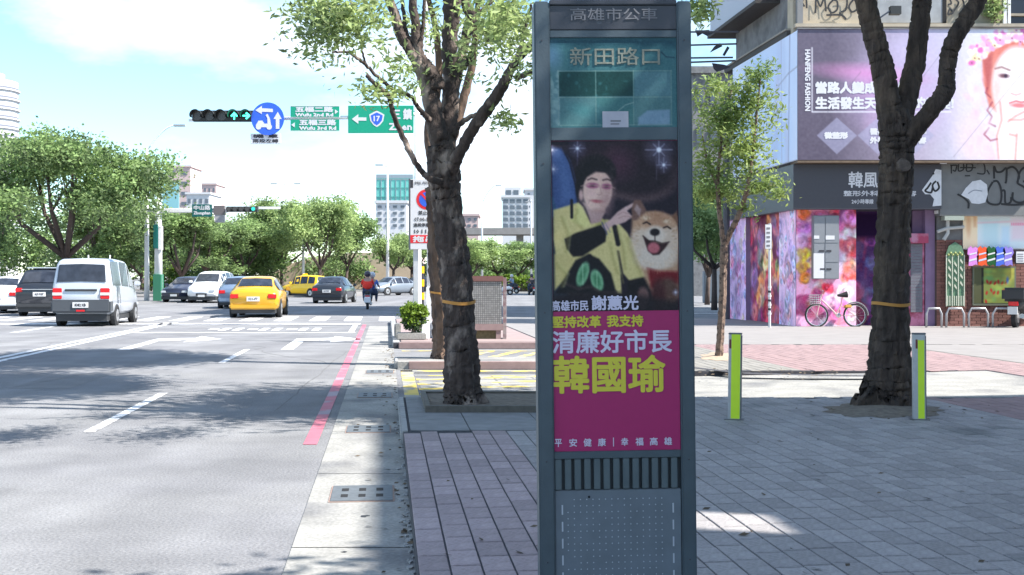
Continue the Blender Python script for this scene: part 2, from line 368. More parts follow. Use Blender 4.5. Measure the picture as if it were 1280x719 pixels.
for n_, (_, x, y, k2, tl, dz) in enumerate(cand):
    if n_ < 300:
        o = obj('paver', pm[k2][0], None, plaza); o.location = (x, y, SW - 0.008 + dz); o.rotation_euler = (tl[0], tl[1], AL + tl[2])
    else:
        mb = pm[k2][1]; M = Matrix.Translation((x, y, SW - 0.008 + dz)) @ Matrix.Rotation(AL + tl[2], 4, 'Z') @ Matrix.Rotation(tl[0], 4, 'X')
        V, Fc = rest[k2]; b0 = len(V); V += [tuple(M @ Vector(p)) for p in mb.v]; Fc += [tuple(b0 + q for q in f) for f in mb.f]
for k, (V, Fc) in rest.items():
    me = bpy.data.meshes.new('pavers'); me.from_pydata(V, [], Fc); me.materials.append(pm[k][0].materials[0]); me.update()
    o = obj('pavers', me, None, plaza); o['kind'] = 'stuff'
# surfaces past the pavers
tag(MB().quad(S(3.25, 23.55, SW + 0.001), S(40, 23.55, SW + 0.001), S(40, 37.8, SW + 0.001), S(3.25, 37.8, SW + 0.001)).build('pavement_slabs', mat('pale_slabs', (0.225, 0.212, 0.208), 0.85, var=0.1, vscale=0.8)), kind='structure')
tag(MB().quad(S(9.8, -4, SW + 0.004), S(40, -4, SW + 0.004), S(40, 23.4, SW + 0.004), S(9.8, 23.4, SW + 0.004)).build('pavement_slabs', MATS['pale_slabs']), kind='structure')
tag(MB().quad(S(UK + .16, 24.5, SW + 0.001), S(3.2, 24.5, SW + 0.001), S(3.2, 37.8, SW + 0.001), S(UK + .16, 37.8, SW + 0.001)).build('pavement_slabs', mat('pink_slabs', (0.27, 0.205, 0.20), 0.85, var=0.12, vscale=1.2)), kind='structure')
# concrete apron round the first tree pit, made of a few slabs
ap = thing('tree_pit_apron', None, None); ap['kind'] = 'structure'; ap.name = 'apron_pavement'
APM = mat('apron_concrete', (0.20, 0.205, 0.215), 0.88, var=0.2, vscale=2.2, bump=0.35, bscale=25)
for a, b, z0, z1 in ((0.21, 0.72, 10.37, 11.72), (0.73, 1.38, 10.37, 11.72), (1.39, 2.02, 10.37, 11.72), (1.78, 2.02, 11.73, 13.25), (0.21, 0.40, 11.73, 13.25)):
    MB().prism([S(a, z0), S(b, z0), S(b, z1), S(a, z1)], SW - 0.006, SW + 0.006).build('slab', APM, ap)
MB().prism([S(0.40, 11.73), S(1.78, 11.73), S(1.78, 13.25), S(0.40, 13.25)], SW - 0.006, SW + 0.05).build('soil', SOIL, ap)
for q in ([(0.38, 11.70), (1.80, 11.70), (1.80, 11.78), (0.38, 11.78)], [(0.38, 13.17), (1.80, 13.17), (1.80, 13.25), (0.38, 13.25)], [(0.38, 11.78), (0.43, 11.78), (0.43, 13.17), (0.38, 13.17)], [(1.75, 11.78), (1.80, 11.78), (1.80, 13.17), (1.75, 13.17)]):
    MB().prism([S(*p) for p in q], SW, SW + 0.07).build('pit_edging', mat('old_timber', (0.12, 0.11, 0.095), 0.9, var=0.3, vscale=5), ap)
# kerb stones along the street
kst = thing('kerb', None, None); kst['kind'] = 'structure'
def kerb_run(z0, z1, m, L=0.98, s=UK, w=0.14, top=SW + 0.004):
    n = max(1, round((z1 - z0) / L)); h = (z1 - z0) / n
    for k in range(n):
        a, b = z0 + k * h + 0.006, z0 + (k + 1) * h - 0.006
        MB().prism([S(s - 0.02, a), S(s + w, a), S(s + w, b), S(s - 0.02, b)], 0.0, top).build('kerb_stone', m, kst, bevel=0.015)
kerb_run(10.3, 13.25, KERBM, w=0.055); kerb_run(18.8, 19.85, KERBM, w=0.05); kerb_run(24.3, 37.6, KERBM)
MB().prism([S(UK + 0.2, 18.70), S(3.2, 18.70), S(3.2, 18.85), S(UK + 0.2, 18.85)], 0, SW + 0.004).build('kerb_stone', PINKK, kst, bevel=0.012)
MB().prism([S(UK + 0.1, 24.10), S(3.2, 24.10), S(3.2, 24.32), S(UK + 0.1, 24.32)], 0, SW + 0.004).build('kerb_stone', PINKK, kst, bevel=0.012)
MB().prism([S(0.3, 13.25), S(2.3, 13.25), S(2.3, 13.36), S(0.3, 13.36)], 0, SW + 0.004).build('kerb_stone', KERBM, kst, bevel=0.012)
# narrow open joint across the pavement on the right, with leaves and grit caught in it
dj = MB(); pts = [(868, 459.5), (900, 463), (930, 466), (990, 468), (1060, 469.5), (1095, 470)]
for (a, b), (c, d) in zip(pts[:-1], pts[1:]):
    dj.quad(G(a, b + 1.1, SW + .002), G(c, d + 1.1, SW + .002), G(c, d - .6, SW + .002), G(a, b - .6, SW + .002))
tag(dj.build('drain_joint', BED), kind='structure')

# road markings
mk = MB(); zz = 0.004
def band(s0, s1, z0, z1, mb, z=zz, seg=1):
    mb.quad(S(s0, z0, z), S(s1, z0, z), S(s1, z1, z), S(s0, z1, z))
def marking(name, quads, m, z=0.004):
    mb = MB()
    for q in quads: mb.poly([S(a, b, z) for a, b in q])
    return tag(mb.build(name, m), kind='structure')
def rect(s0, s1, z0, z1): return [(s0, z0), (s1, z0), (s1, z1), (s0, z1)]
marking('red_kerb_line', [rect(-0.72, -0.60, 10.35, 36.2)], REDL)
marking('lane_dash', [rect(-2.83, -2.72, a, a + 3.75) for a in (11.2, 20.2)], WHITE)
marking('lane_line', [rect(-7.0, -6.85, 8, 38), rect(-6.72, -6.57, 8, 38)], WHITE)
marking('lane_dash', [rect(-9.75, -9.6, a, a + 3.8) for a in (12, 22, 31)], WHITE)
marking('lane_line', [rect(-13.0, -12.85, 8, 38)], WHITE)
marking('stop_line', [rect(-13, -0.8, 36.4, 37.3)], WHITE)
marking('waiting_box_line', [rect(-6.5, -0.8, 30.9, 31.15), rect(-1.0, -0.85, 31.2, 36.3)], WHITE)
marking('crosswalk_bar', [rect(s, s + 0.55, 39.2, 43.4) for s in np.arange(-17.5, 2.6, 1.15)], WHITE)
marking('crosswalk_bar', [[(a, z), (a + 3.2, z), (a + 3.2, z + .5), (a, z + .5)] for a, z in ((11.5, 47), (11.5, 49), (11.5, 51), (11.5, 53))], WHITE)
def arrow(s, z):                                                   # bent arrow pointing right, flattened on the road
    return [[(s - .6, z), (s - .35, z), (s - .35, z + 3.0), (s - .6, z + 3.0)], [(s - .6, z + 3.0), (s + .25, z + 3.6), (s + .25, z + 4.6), (s - .6, z + 4.2)],
            [(s + .25, z + 2.7), (s + .95, z + 4.0), (s + .25, z + 5.4)]]
marking('turn_arrow', arrow(-1.5, 23.8), WHITE); marking('turn_arrow', arrow(-4.75, 23.8), WHITE)
# the motorcycle symbol and letters of the waiting box, worn
ms = []
rr = random.Random(3)
for k in range(9):
    a = -4.9 + k * 0.36; ms += [rect(a, a + 0.2, 32.2, 33.9)] if k % 3 else [rect(a, a + .28, 32.8, 33.4)]
marking('waiting_box_symbol', ms, WHITE)
# yellow hatching on the scooter ramps
yq = [rect(0.22, 0.40, 13.55, 18.65), rect(0.22, 3.1, 18.3, 18.55), rect(0.22, 2.6, 13.5, 13.65)]
for k in range(9):
    a = 13.9 + k * 0.72; yq.append([(0.42, a), (0.42, a + .24), (3.15, a + 1.0), (3.15, a + .76)] if a < 17.2 else rect(0.42, 3.1, min(a, 18.0), min(a, 18.0) + .1))
yq.append(rect(0.3, 3.1, 20.3, 20.55)); yq.append(rect(0.3, 3.1, 23.3, 23.5)); yq += [[(0.42 + q, 20.6), (0.6 + q, 20.6), (1.6 + q, 23.2), (1.42 + q, 23.2)] for q in np.arange(0, 1.7, .5)]
marking('ramp_hatching', yq, YELL)
# pale worn crossing patch of slabs on the near ramp
marking('ramp_slab', [rect(0.45 + i * .55, 0.97 + i * .55, 13.7 + j * .8, 14.45 + j * .8) for i in range(5) for j in range(5) if (i * 3 + j) % 4], CONC, 0.002)

# cracks, tar seams and stains on the road
ck_ = MB(); rr = random.Random(41)
for (s0_, z0_, ds, dz, n_) in ((-1.2, 13, .02, .5, 24), (-5.4, 12, .1, .45, 18), (-6.0, 17, -.1, .6, 14), (-4.0, 21, .3, .1, 9), (-1.0, 20, -.2, .5, 10)):
    a = (s0_, z0_)
    for k in range(n_):
        b = (a[0] + ds * rr.uniform(.2, 1.8) * (1 if rr.random() > .2 else -.6), a[1] + dz * rr.uniform(.5, 1.5)); w = rr.uniform(.002, .005) * (1 + a[1] / 12)
        ck_.quad(S(a[0] - w, a[1], .002), S(a[0] + w, a[1], .002), S(b[0] + w, b[1], .002), S(b[0] - w, b[1], .002)); a = b
tag(ck_.build('road_crack', mat('crack_dark', (.125, .125, .13), .95, var=.3)), kind='structure')
pt_ = MB()
for (s0_, z0_, w, h) in ((-4.9, 15.5, .8, 2.4),): pt_.quad(S(s0_, z0_, .002), S(s0_ + w, z0_, .002), S(s0_ + w, z0_ + h, .002), S(s0_, z0_ + h, .002))
tag(pt_.build('road_patch', mat('asphalt_patch', (.150, .150, .158), .9, var=.15, vscale=1, bump=.5, bscale=45, speck=(.2, 55))), kind='structure')
sm_ = MB()
for (px, py) in ((455, 645), (430, 690)):
    c = G(px, py, .0075 if px > 420 else .003); r0 = rr.uniform(.015, .05); sm_.poly([(c.x + r0 * rr.uniform(.6, 1.4) * math.cos(t), c.y + r0 * rr.uniform(.6, 1.6) * math.sin(t), c.z) for t in np.arange(0, 6.2, .5)])
tag(sm_.build('tar_spots', mat('tar', (.03, .03, .032), .6)), kind='structure')

# drain gratings set in the gutter
IRON = mat('grey_iron', (0.13, 0.145, 0.16), 0.6, metal=0.3, var=0.2, vscale=8); HOLE = mat('dark_hole', (0.01, 0.01, 0.012), 0.9); RUST = mat('rust_frame', (0.28, 0.2, 0.17), 0.8, var=0.2, vscale=9)
def grate(label, sc, z0, w=.40, d=.56):
    g = thing('drain_grate', label, 'drain grate', S(sc, z0, 0.0065), AL, 'drain gratings in the gutter')
    MB().box(-w / 2 - .012, w / 2 + .012, -d / 2 - .015, d / 2 + .015, 0, 0.004).build('frame', RUST, g)
    MB().box(-w / 2, w / 2, -d / 2, d / 2, 0.0041, 0.009).build('plate', IRON, g)
    for i in (-1, 0, 1):
        for j in (-1, 1):
            MB().box(i * .115 - .023, i * .115 + .023, j * .11 - .05, j * .11 + .05, 0.0092, 0.0105).build('slot', HOLE, g)
    return g
grate('grey iron drain grate with rusty frame, biggest and nearest one in the gutter', -0.16, 7.98)
grate('iron drain grate in the gutter beside the concrete slab of the big tree', -0.17, 11.35, .4, .5)
grate('iron drain grate in the gutter beside the end of the yellow ramp hatching', -0.14, 14.6)
grate('small drain grate in the gutter beside the second kerb island', -0.10, 18.2)
MB_dirt = MB(); rr = random.Random(9)
for k in range(460):                                               # fallen leaves and grit
    if k >= 420: p = G(rr.uniform(505, 1280), rr.uniform(530, 719), SW)
    elif k < 90: p = G(rr.gauss(1110, 55), rr.gauss(515, 6), SW)
    elif k < 170: p = S(rr.gauss(1.1, .5), rr.uniform(11.7, 13.2), SW + .02)
    elif k < 330: p = S(UK - abs(rr.gauss(0, .12)), rr.uniform(5, 25), .006)
    else: p = G(rr.uniform(870, 1100), rr.gauss(467, 3), SW)
    w = rr.uniform(.012, .035); t = rr.uniform(0, 3); h = rr.uniform(.003, .012)
    a = Vector((math.cos(t), math.sin(t), .1)) * w; b = Vector((-math.sin(t), math.cos(t), .2)) * w * .5
    MB_dirt.quad(p - a + Vector((0, 0, h)), p - b + Vector((0, 0, h)), p + a + Vector((0, 0, h)), p + b + Vector((0, 0, h * 1.4)))
tag(MB_dirt.build('leaf_litter', mat('dry_leaf', (0.10, 0.075, 0.05), 0.9, rnd=.4)), 'dry leaves and grit lying along gutter and tree foot', 'leaf litter', kind='stuff')
# soil patch round the right hand tree and the young tree
for (px, py, w, h, n_) in ((1105, 513, 78, 9, 0), (900, 446, 24, 5, 1)):
    mbp = MB(); c = G(px, py, SW); ring = []
    for k in range(28):
        t = 2 * math.pi * k / 28; q = 1 + rr.uniform(-.16, .16); ring.append(G(px + w * q * math.cos(t), py + h * q * math.sin(t), SW) + Vector((0, 0, .003)))
    top = c + Vector((0, 0, .05))
    for k in range(28): mbp.poly([ring[k], ring[(k + 1) % 28], top])
    tag(mbp.build('soil_patch', SOIL if n_ == 0 else mat('dry_soil', (0.35, .27, .2), .95, var=.2, vscale=5), smooth=True), kind='structure')
# ================================================================== BUS STOP TOTEM
TZ = 4.6; TK = F / TZ
FRM = mat('blue_grey_frame', (0.062, 0.088, 0.108), 0.45, metal=0.2, var=0.12, vscale=5, bump=0.05, bscale=120)
FRD = mat('dark_header', (0.036, 0.04, 0.055), 0.4, var=0.15, vscale=6, wear=((0.07, 0.08, 0.1), 18, .66))
def tx(px, py): return (px - (764.5 + .0111 * py)) / TK
def tzz(py): return (780 - py) / TK
org = P(773.2, 780, TZ); org.z = SW
tot = thing('bus_stop_totem', 'tall dark blue-grey bus stop totem with a pink poster and green route panel', 'bus stop sign', org)
tot.rotation_euler = (0, -0.0111, R(2.5))
def LX(px): return (px - 764.5) / TK                               # px as on row 0
def rb(name, x0, x1, y0, y1, yf, yb, m, bev=0.0, parent=tot):      # photo rows/columns -> totem frame
    return MB().box(LX(x0), LX(x1), yf, yb, tzz(y1), tzz(y0)).build(name, m, parent, bevel=bev)
rb('side_post', 666.5, 686, 3, 780, -0.02, .12, FRM, .006); rb('side_post', 845, 863, 3, 780, -0.02, .12, FRM, .006)
MB().box(LX(685), LX(846), .02, .11, tzz(779), tzz(5)).build('core', FRD, tot)
MB().box(LX(665), LX(864.5), -.03, .13, 0, .03).build('foot_plate', FRM, tot)
rb('top_cap', 686, 845, 1, 7.5, -0.018, .12, FRD, .003)
rb('header_panel', 686.2, 844.8, 8, 38, -0.010, .02, FRD, .002)
for a, b in ((39, 48), (160, 176), (563.5, 572.5)): rb('cross_bar', 686.2, 844.8, a, b, -0.012, .02, FRM, .002)
GREYL = mat('grey_letter', (0.17, 0.17, 0.19), 0.5)
lettering('高雄市公車', LX(712), LX(821), tzz(27), tzz(11), -.0115, GREYL, tot, bold=.0004)
# green route panel, weathered print
A = Art(686, 48, 845, 160, 200, 140, (58, 102, 108))
r_ = np.random.default_rng(3)
A.poly([(686, 48), (845, 48), (845, 60), (686, 58)], (30, 70, 82), 5)
A.ell(690, 130, 12, 34, (100, 135, 140), 0, 4); A.ell(694, 90, 8, 22, (70, 110, 118), 0, 4); A.ell(686, 70, 12, 14, (70, 105, 130), 0, 8)
for k in range(34): A.ell(r_.uniform(686, 702), r_.uniform(88, 158), r_.uniform(1, 4), r_.uniform(1, 5), (130, 160, 160), 0, 1, .6)
for (x0, x1, y0, y1, c) in ((697, 743, 90, 121, (17, 62, 62)), (743.5, 790, 90, 121, (16, 60, 60)), (792, 837, 91, 121, (78, 116, 124)), (698, 742, 123, 156, (74, 114, 118)), (744, 790, 123, 156, (62, 108, 110)), (792, 837, 123, 156, (72, 110, 114))):
    A.poly([(x0, y0), (x1, y0), (x1, y1), (x0, y1)], c)
A.poly([(796, 148), (808, 139), (836, 138), (836, 157), (796, 157)], (112, 140, 160), 1.5); A.ell(725, 138, 16, 7, (70, 120, 124), 15, 4); A.ell(745, 145, 10, 12, (60, 104, 110), 0, 4)
for y in (89.5, 122.2, 157): A.line([(698 if y > 130 else 696, y), (838, y)], 1.0, (128, 150, 144), al=.75)
for x in (696, 743, 790.5, 838): A.line([(x, 89 if x < 800 else 89), (x, 157)], 1.0, (128, 150, 144), al=.7)
A.line([(770, 140), (780, 132), (790, 129)], .9, (130, 155, 150)); A.line([(750, 84), (764, 83), (770, 74)], .9, (60, 110, 112)); A.line([(826, 66), (832, 72), (842, 73)], 1.4, (24, 50, 66), al=.8)
for k in range(60): A.ell(r_.uniform(690, 842), r_.uniform(50, 158), r_.uniform(.4, 2.4), r_.uniform(.4, 2.4), (70, 118, 124), 0, 1, .45)
A.grain(4, 1, 5)
A.sheet('route_panel', (LX(686.2), -.006, tzz(48)), (LX(844.8), -.006, tzz(48)), (LX(686.2), -.006, tzz(160)), PRINT, tot)
lettering('新田路口', LX(711), LX(824), tzz(82.5), tzz(60), -.0075, mat('tan_letter', (0.20, 0.22, 0.185), .6, var=.25, vscale=30), tot, bold=.0009)
nt_ = rb('notice', 751, 783.5, 140, 160, -.0088, -.0068, mat('white_notice', (.42, .42, .48), .7, var=.05, vscale=20))
MB().box(LX(761), LX(774), -.0094, -.0089, tzz(153), tzz(151)).build('print_line', GREYL, nt_); MB().box(LX(761), LX(772), -.0094, -.0089, tzz(156.5), tzz(155)).build('print_line', GREYL, nt_)
# photograph half of the poster
def pc(x, y): return (x, y)
A = Art(52, 20, 588, 713, 210, 272, (34, 27, 40))
A.ell(330, 110, 120, 80, (66, 40, 50), 0, 60); A.ell(480, 130, 110, 90, (40, 30, 36), 0, 50)
A.ell(400, 150, 190, 120, (84, 66, 70), 10, 14); A.ell(395, 128, 188, 112, (40, 29, 38), 10, 16); A.ell(340, 110, 60, 60, (72, 44, 60), 0, 40)
A.poly([(52, 45), (95, 50), (130, 100), (158, 200), (160, 300), (52, 330)], (62, 84, 132), 8); A.poly([(75, 60), (108, 80), (135, 160), (140, 260), (95, 270)], (86, 112, 160), 14, .6)
A.line([(92, 30), (130, 110), (158, 220), (165, 290)], 6, (30, 28, 44)); A.line([(52, 250), (75, 330), (60, 420)], 8, (50, 90, 116), 6)
A.poly([(52, 350), (150, 300), (160, 640), (52, 660)], (46, 54, 66), 10)
A.poly([(58, 300), (115, 284), (165, 270), (185, 290), (215, 352), (262, 350), (285, 340), (330, 350), (372, 395), (410, 480), (455, 575), (395, 612), (352, 560), (335, 470), (345, 643), (300, 640), (230, 520), (215, 480), (120, 500), (70, 520), (58, 420)], (216, 198, 134), 4)
A.poly([(60, 480), (118, 480), (205, 480), (170, 520), (60, 625)], (208, 190, 126), 5)
A.poly([(165, 275), (180, 290), (215, 365), (190, 372), (130, 345)], (224, 214, 140), 4); A.poly([(262, 335), (286, 345), (275, 372), (232, 368)], (180, 170, 100), 4)
A.poly([(150, 505), (205, 480), (250, 500), (300, 560), (322, 640), (90, 640), (62, 640)], (24, 24, 30), 5)
A.poly([(183, 270), (200, 300), (218, 358), (258, 350), (278, 310), (280, 285)], (186, 150, 145), 4)
A.ell(240, 150, 86, 74, (24, 20, 26), 0, 5); A.ell(180, 195, 26, 60, (24, 20, 26), 8, 5)
A.ell(247, 222, 62, 86, (226, 184, 168), 3, 4); A.ell(176, 240, 9, 22, (196, 155, 150), 0, 3); A.ell(225, 250, 40, 50, (238, 202, 186), 0, 26, .7)
A.poly([(178, 200), (184, 150), (222, 128), (300, 138), (312, 176), (282, 150), (240, 146), (200, 168)], (26, 22, 28), 5); A.ell(292, 250, 22, 66, (184, 146, 142), 4, 18, .6)
A.line([(206, 178), (222, 172), (244, 178)], 5, (60, 44, 48), 3); A.line([(270, 180), (288, 176), (302, 182)], 5, (60, 44, 48), 3)
A.ell(226, 202, 27, 12.5, (176, 104, 128), 2, 3); A.ell(285, 206, 22, 12, (166, 96, 120), 4, 3); A.ell(226, 202, 11, 4.5, (70, 44, 60), 0, 3); A.ell(286, 206, 9, 4.5, (70, 44, 60), 0, 3)
A.line([(176, 204), (200, 198), (252, 203), (264, 204), (306, 208), (320, 214)], 2.5, (200, 160, 150)); A.line([(258, 210), (264, 234), (254, 240), (244, 238)], 3, (182, 140, 134), 3)
A.ell(244, 264, 24, 4.5, (170, 84, 92), 4, 3); A.ell(245, 269, 18, 4, (192, 108, 114), 4, 3); A.line([(214, 260), (208, 272)], 2.5, (186, 146, 140), 3)
A.poly([(104, 418), (150, 395), (260, 362), (284, 385), (278, 430), (180, 488), (140, 490), (112, 458)], (22, 20, 26), 4)
A.poly([(262, 366), (300, 340), (330, 310), (362, 290), (400, 272), (404, 282), (372, 306), (395, 330), (362, 352), (300, 372), (282, 390)], (210, 172, 166), 3)
A.line([(330, 322), (352, 310), (380, 318)], 2, (170, 128, 124)); A.line([(335, 336), (358, 326), (388, 332)], 2, (170, 128, 124)); A.line([(264, 352), (285, 400)], 6, (90, 90, 110)); A.line([(276, 350), (298, 392)], 3, (130, 120, 140))
A.line([(136, 262), (136, 330)], 12, (24, 22, 30)); A.line([(318, 372), (332, 440)], 20, (26, 22, 30), 3)
for (x, y, t, rx, ry) in ((180, 562, 20, 24, 52), (240, 588, -16, 26, 46)):
    A.ell(x, y, rx, ry, (120, 174, 132), t, 4); A.ell(x, y, rx * .5, ry * .6, (72, 128, 90), t, 5); A.line([(x, y - ry * .8), (x, y + ry * .8)], 3, (170, 210, 170))
A.line([(110, 600), (160, 622), (210, 612), (260, 640), (320, 636)], 12, (56, 46, 48), 5); A.line([(120, 640), (300, 655)], 14, (40, 34, 38), 6); A.line([(330, 470), (352, 600)], 7, (92, 84, 60), 4); A.line([(395, 420), (430, 520)], 5, (160, 150, 90), 4)
A.poly([(372, 590), (455, 572), (470, 640), (470, 713), (360, 713)], (26, 22, 28), 5); A.ell(436, 660, 26, 44, (110, 82, 80), 0, 6)
A.poly([(392, 330), (430, 305), (588, 330), (588, 660), (480, 650), (410, 520), (388, 420)], (186, 146, 116), 8)
A.poly([(390, 300), (402, 262), (430, 262), (452, 300), (448, 322), (420, 345), (395, 345)], (120, 88, 78), 4); A.poly([(402, 300), (412, 278), (432, 300), (425, 330)], (168, 140, 136), 4); A.poly([(560, 330), (584, 308), (588, 360)], (120, 84, 66), 4)
A.ell(490, 400, 96, 92, (200, 158, 128), 0, 6); A.ell(500, 345, 52, 34, (176, 130, 102), 0, 12, .7)
A.ell(432, 442, 48, 66, (218, 194, 172), -10, 10); A.ell(552, 440, 44, 70, (214, 188, 166), 10, 10); A.ell(492, 500, 88, 48, (222, 202, 184), 0, 10); A.ell(490, 404, 44, 36, (226, 206, 188), 0, 8)
A.ell(452, 336, 16, 8, (220, 190, 160), 0, 4); A.ell(540, 350, 16, 8, (220, 190, 160), 0, 4)
A.line([(440, 358), (454, 352), (470, 362)], 6, (36, 26, 28), 2); A.line([(526, 376), (542, 371), (556, 380)], 6, (36, 26, 28), 2)
A.ell(489, 394, 21, 15, (32, 26, 30), 0, 3)
A.poly([(438, 410), (462, 428), (489, 434), (520, 442), (549, 436), (530, 462), (506, 486), (480, 488), (458, 470), (448, 440)], (52, 28, 32), 3)
A.ell(483, 458, 26, 22, (190, 104, 112), 10, 4); A.line([(489, 410), (489, 430), (462, 428), (438, 408)], 4, (44, 30, 32), 2); A.line([(489, 430), (520, 440), (550, 434)], 4, (44, 30, 32), 2)
A.poly([(455, 540), (500, 552), (588, 556), (588, 600), (540, 640), (470, 620)], (112, 24, 34), 8); A.ell(540, 640, 52, 60, (92, 66, 58), 0, 12); A.ell(500, 650, 30, 60, (70, 34, 38), 0, 12)
A.poly([(52, 650), (360, 640), (588, 680), (588, 713), (52, 713)], (32, 27, 33), 14, .85)
for (x, y, q) in ((163, 50, 1), (510, 58, 1.7), (530, 120, .9), (60, 134, .6), (575, 640, .4), (56, 56, .6)):
    A.ell(x, y, 26 * q, 26 * q, (150, 150, 180), 0, 22 * q, .45)
    for t in (0, 90, 45, -45):
        k = 34 * q if t in (0, 90) else 20 * q; dx, dy = math.cos(R(t)) * k, math.sin(R(t)) * k; A.line([(x - dx, y - dy), (x + dx, y + dy)], 1.6 * q, (205, 205, 230), 2.5, .75)
    A.ell(x, y, 6 * q, 6 * q, (245, 245, 255), 0, 3)
A.line([(500, 60), (498, 178)], 1.5, (120, 116, 140), 3, .7); A.line([(163, 60), (162, 120)], 1.2, (120, 116, 150), 3, .7)
for pts in ([(95, 330), (120, 400), (110, 470)], [(160, 300), (150, 345), (180, 372)], [(330, 380), (352, 450), (362, 540)], [(375, 420), (400, 500), (430, 570)], [(70, 520), (110, 560), (90, 610)], [(300, 440), (310, 500), (330, 560)]):
    A.line(pts, 9, (150, 138, 74), 9, .55); A.line([(a + 10, b) for a, b in pts], 5, (226, 218, 150), 7, .5)
A.ell(270, 262, 20, 30, (176, 134, 130), 10, 16, .45); A.ell(222, 232, 16, 12, (226, 176, 172), 0, 10, .5); A.ell(250, 305, 26, 8, (160, 120, 116), 5, 8, .6)
rh = np.random.default_rng(12)
for k in range(60): a = rh.uniform(3.3, 6.1); A.line([(240 + 70 * math.cos(a), 160 + 66 * math.sin(a)), (240 + 92 * math.cos(a + .12), 152 + 86 * math.sin(a + .12))], 1.6, (60, 50, 54), 2, .45)
for k in range(260):
    a, q = rh.uniform(0, 6.28), rh.uniform(.72, 1.05); x, y = 492 + 100 * q * math.cos(a), 432 + 118 * q * math.sin(a); c = (214, 178, 140) if y > 430 else (150, 100, 66); A.line([(x, y), (x + 10 * math.cos(a), y + 10 * math.sin(a))], 1.8, c, 2, .4)
A.soften(2); A.grain(4, 2, 8)
pst = MB().box(LX(686.4), LX(844.6), -.006, .0, tzz(563.3), tzz(176.2)).build('poster', mat('poster_magenta', c8(160, 42, 98), .4, spec=.35, var=.03, vscale=14), tot)
A.sheet('photograph', (LX(686.6), -.0066, tzz(176.6)), (LX(844.4), -.0066, tzz(176.6)), (LX(686.6), -.0066, tzz(389)), PRINT, pst, gain=.95)
WL = mat('white_print', c8(205, 200, 222), .45); YLm = mat('yellow_print', c8(205, 196, 62), .45)
def pl(s, x0, x1, y0, y1, m, bold): o = lettering(s, LX(x0) - .0111 * (y0 / TK) * 0, LX(x1), tzz(y1), tzz(y0), -.0072, m, pst, bold=bold)
# columns are quoted on their own rows; shift them back to row 0
def pls(s, x0, x1, y0, y1, m, bold): d = .0111 * (y0 + y1) / 2; pl(s, x0 - d, x1 - d, y0, y1, m, bold)
pls('高雄市民', 689, 735, 375, 388.5, WL, .0009); pls('謝蕙光', 739, 798, 369.5, 388, WL, .0018)
pls('堅持改革', 689.5, 751, 394.5, 409.5, YLm, .0017); pls('我支持', 758, 804, 394, 409, YLm, .0017)
pls('清廉好市長', 689.5, 840, 412.5, 441.5, WL, .0020); pls('韓國瑜', 690.5, 832, 444, 491.5, YLm, .0040)
pls('平', 693, 702, 547.5, 557.5, WL, .0006); pls('安', 711, 721, 547.5, 557.5, WL, .0006); pls('健', 729, 739, 547.5, 557.5, WL, .0006); pls('康', 747, 757, 547.5, 557.5, WL, .0006)
pls('幸', 776, 785, 547.5, 557.5, WL, .0006); pls('福', 794, 804, 547.5, 557.5, WL, .0006); pls('高', 812, 822, 547.5, 557.5, WL, .0006); pls('雄', 830, 840, 547.5, 557.5, WL, .0006)
d_ = .0111 * 552; MB().box(LX(766 - d_), LX(767 - d_), -.0076, -.0072, tzz(558), tzz(547)).build('lettering', WL, pst)
# louvre slats and perforated door
LOUV = mat('louvre_metal', (0.085, 0.115, 0.13), .5, metal=.2, var=.1, vscale=5)
for k in range(13):
    x = 690.5 + k * 12.1 - 3.5
    MB().box(LX(x), LX(x + 8.0), -.010, .014, tzz(611), tzz(573)).build('louvre_slat', LOUV, tot, bevel=.0015)
MB().box(LX(686), LX(845), .012, .02, tzz(612), tzz(573)).build('louvre_shadow_plate', mat('louvre_shade_dark', (.03, .04, .048), .6), tot)  # dark plate stands in for the shade between the slats
PAN = mat('access_panel', (0.13, 0.16, 0.19), .5, metal=.15, var=.14, vscale=4, bump=.05, bscale=40)
dr = rb('access_door', 686.5, 844.5, 612, 777, -.006, .02, PAN, .002)
for k in range(13): MB().disc((LX(692.7 + k * 12.1), -.0066, tzz(612.6)), .009, n=10, rz=.007).build('scallop', PAN, dr) if 0 else None
DOT = mat('punched_dot', (0.46, 0.50, 0.56), .45, metal=.3); md = MB()
for j in range(21):
    for i in range(16):
        x, y = 709 + i * 7.85, 623.5 + j * 7.9
        if (j % 2 == 0 or 1) and not (i + j * 7) % 23 == 0 and random.random() > .08: md.disc((LX(x - 6.5), -.0068, tzz(y)), .0023, n=6)
o = md.build('perforations', DOT, dr); o['kind'] = 'stuff'
md = MB()
for x in (695.5, 834.5):
    for j in range(7): MB().box(LX(x - .9), LX(x + .9), -.0075, -.006, tzz(642 + j * 21), tzz(630 + j * 21)).build('hinge_slot', DOT, dr)
MB().disc((LX(729), -.0072, tzz(620.5)), .005, n=10).build('keyhole', HOLE, dr)
for px in (676, 854):
    for py in (52, 205, 390, 575, 700): MB().cyl((LX(px), -.0225, tzz(py)), (LX(px), -.0195, tzz(py)), .0035, n=8).build('rivet', FRD, tot)

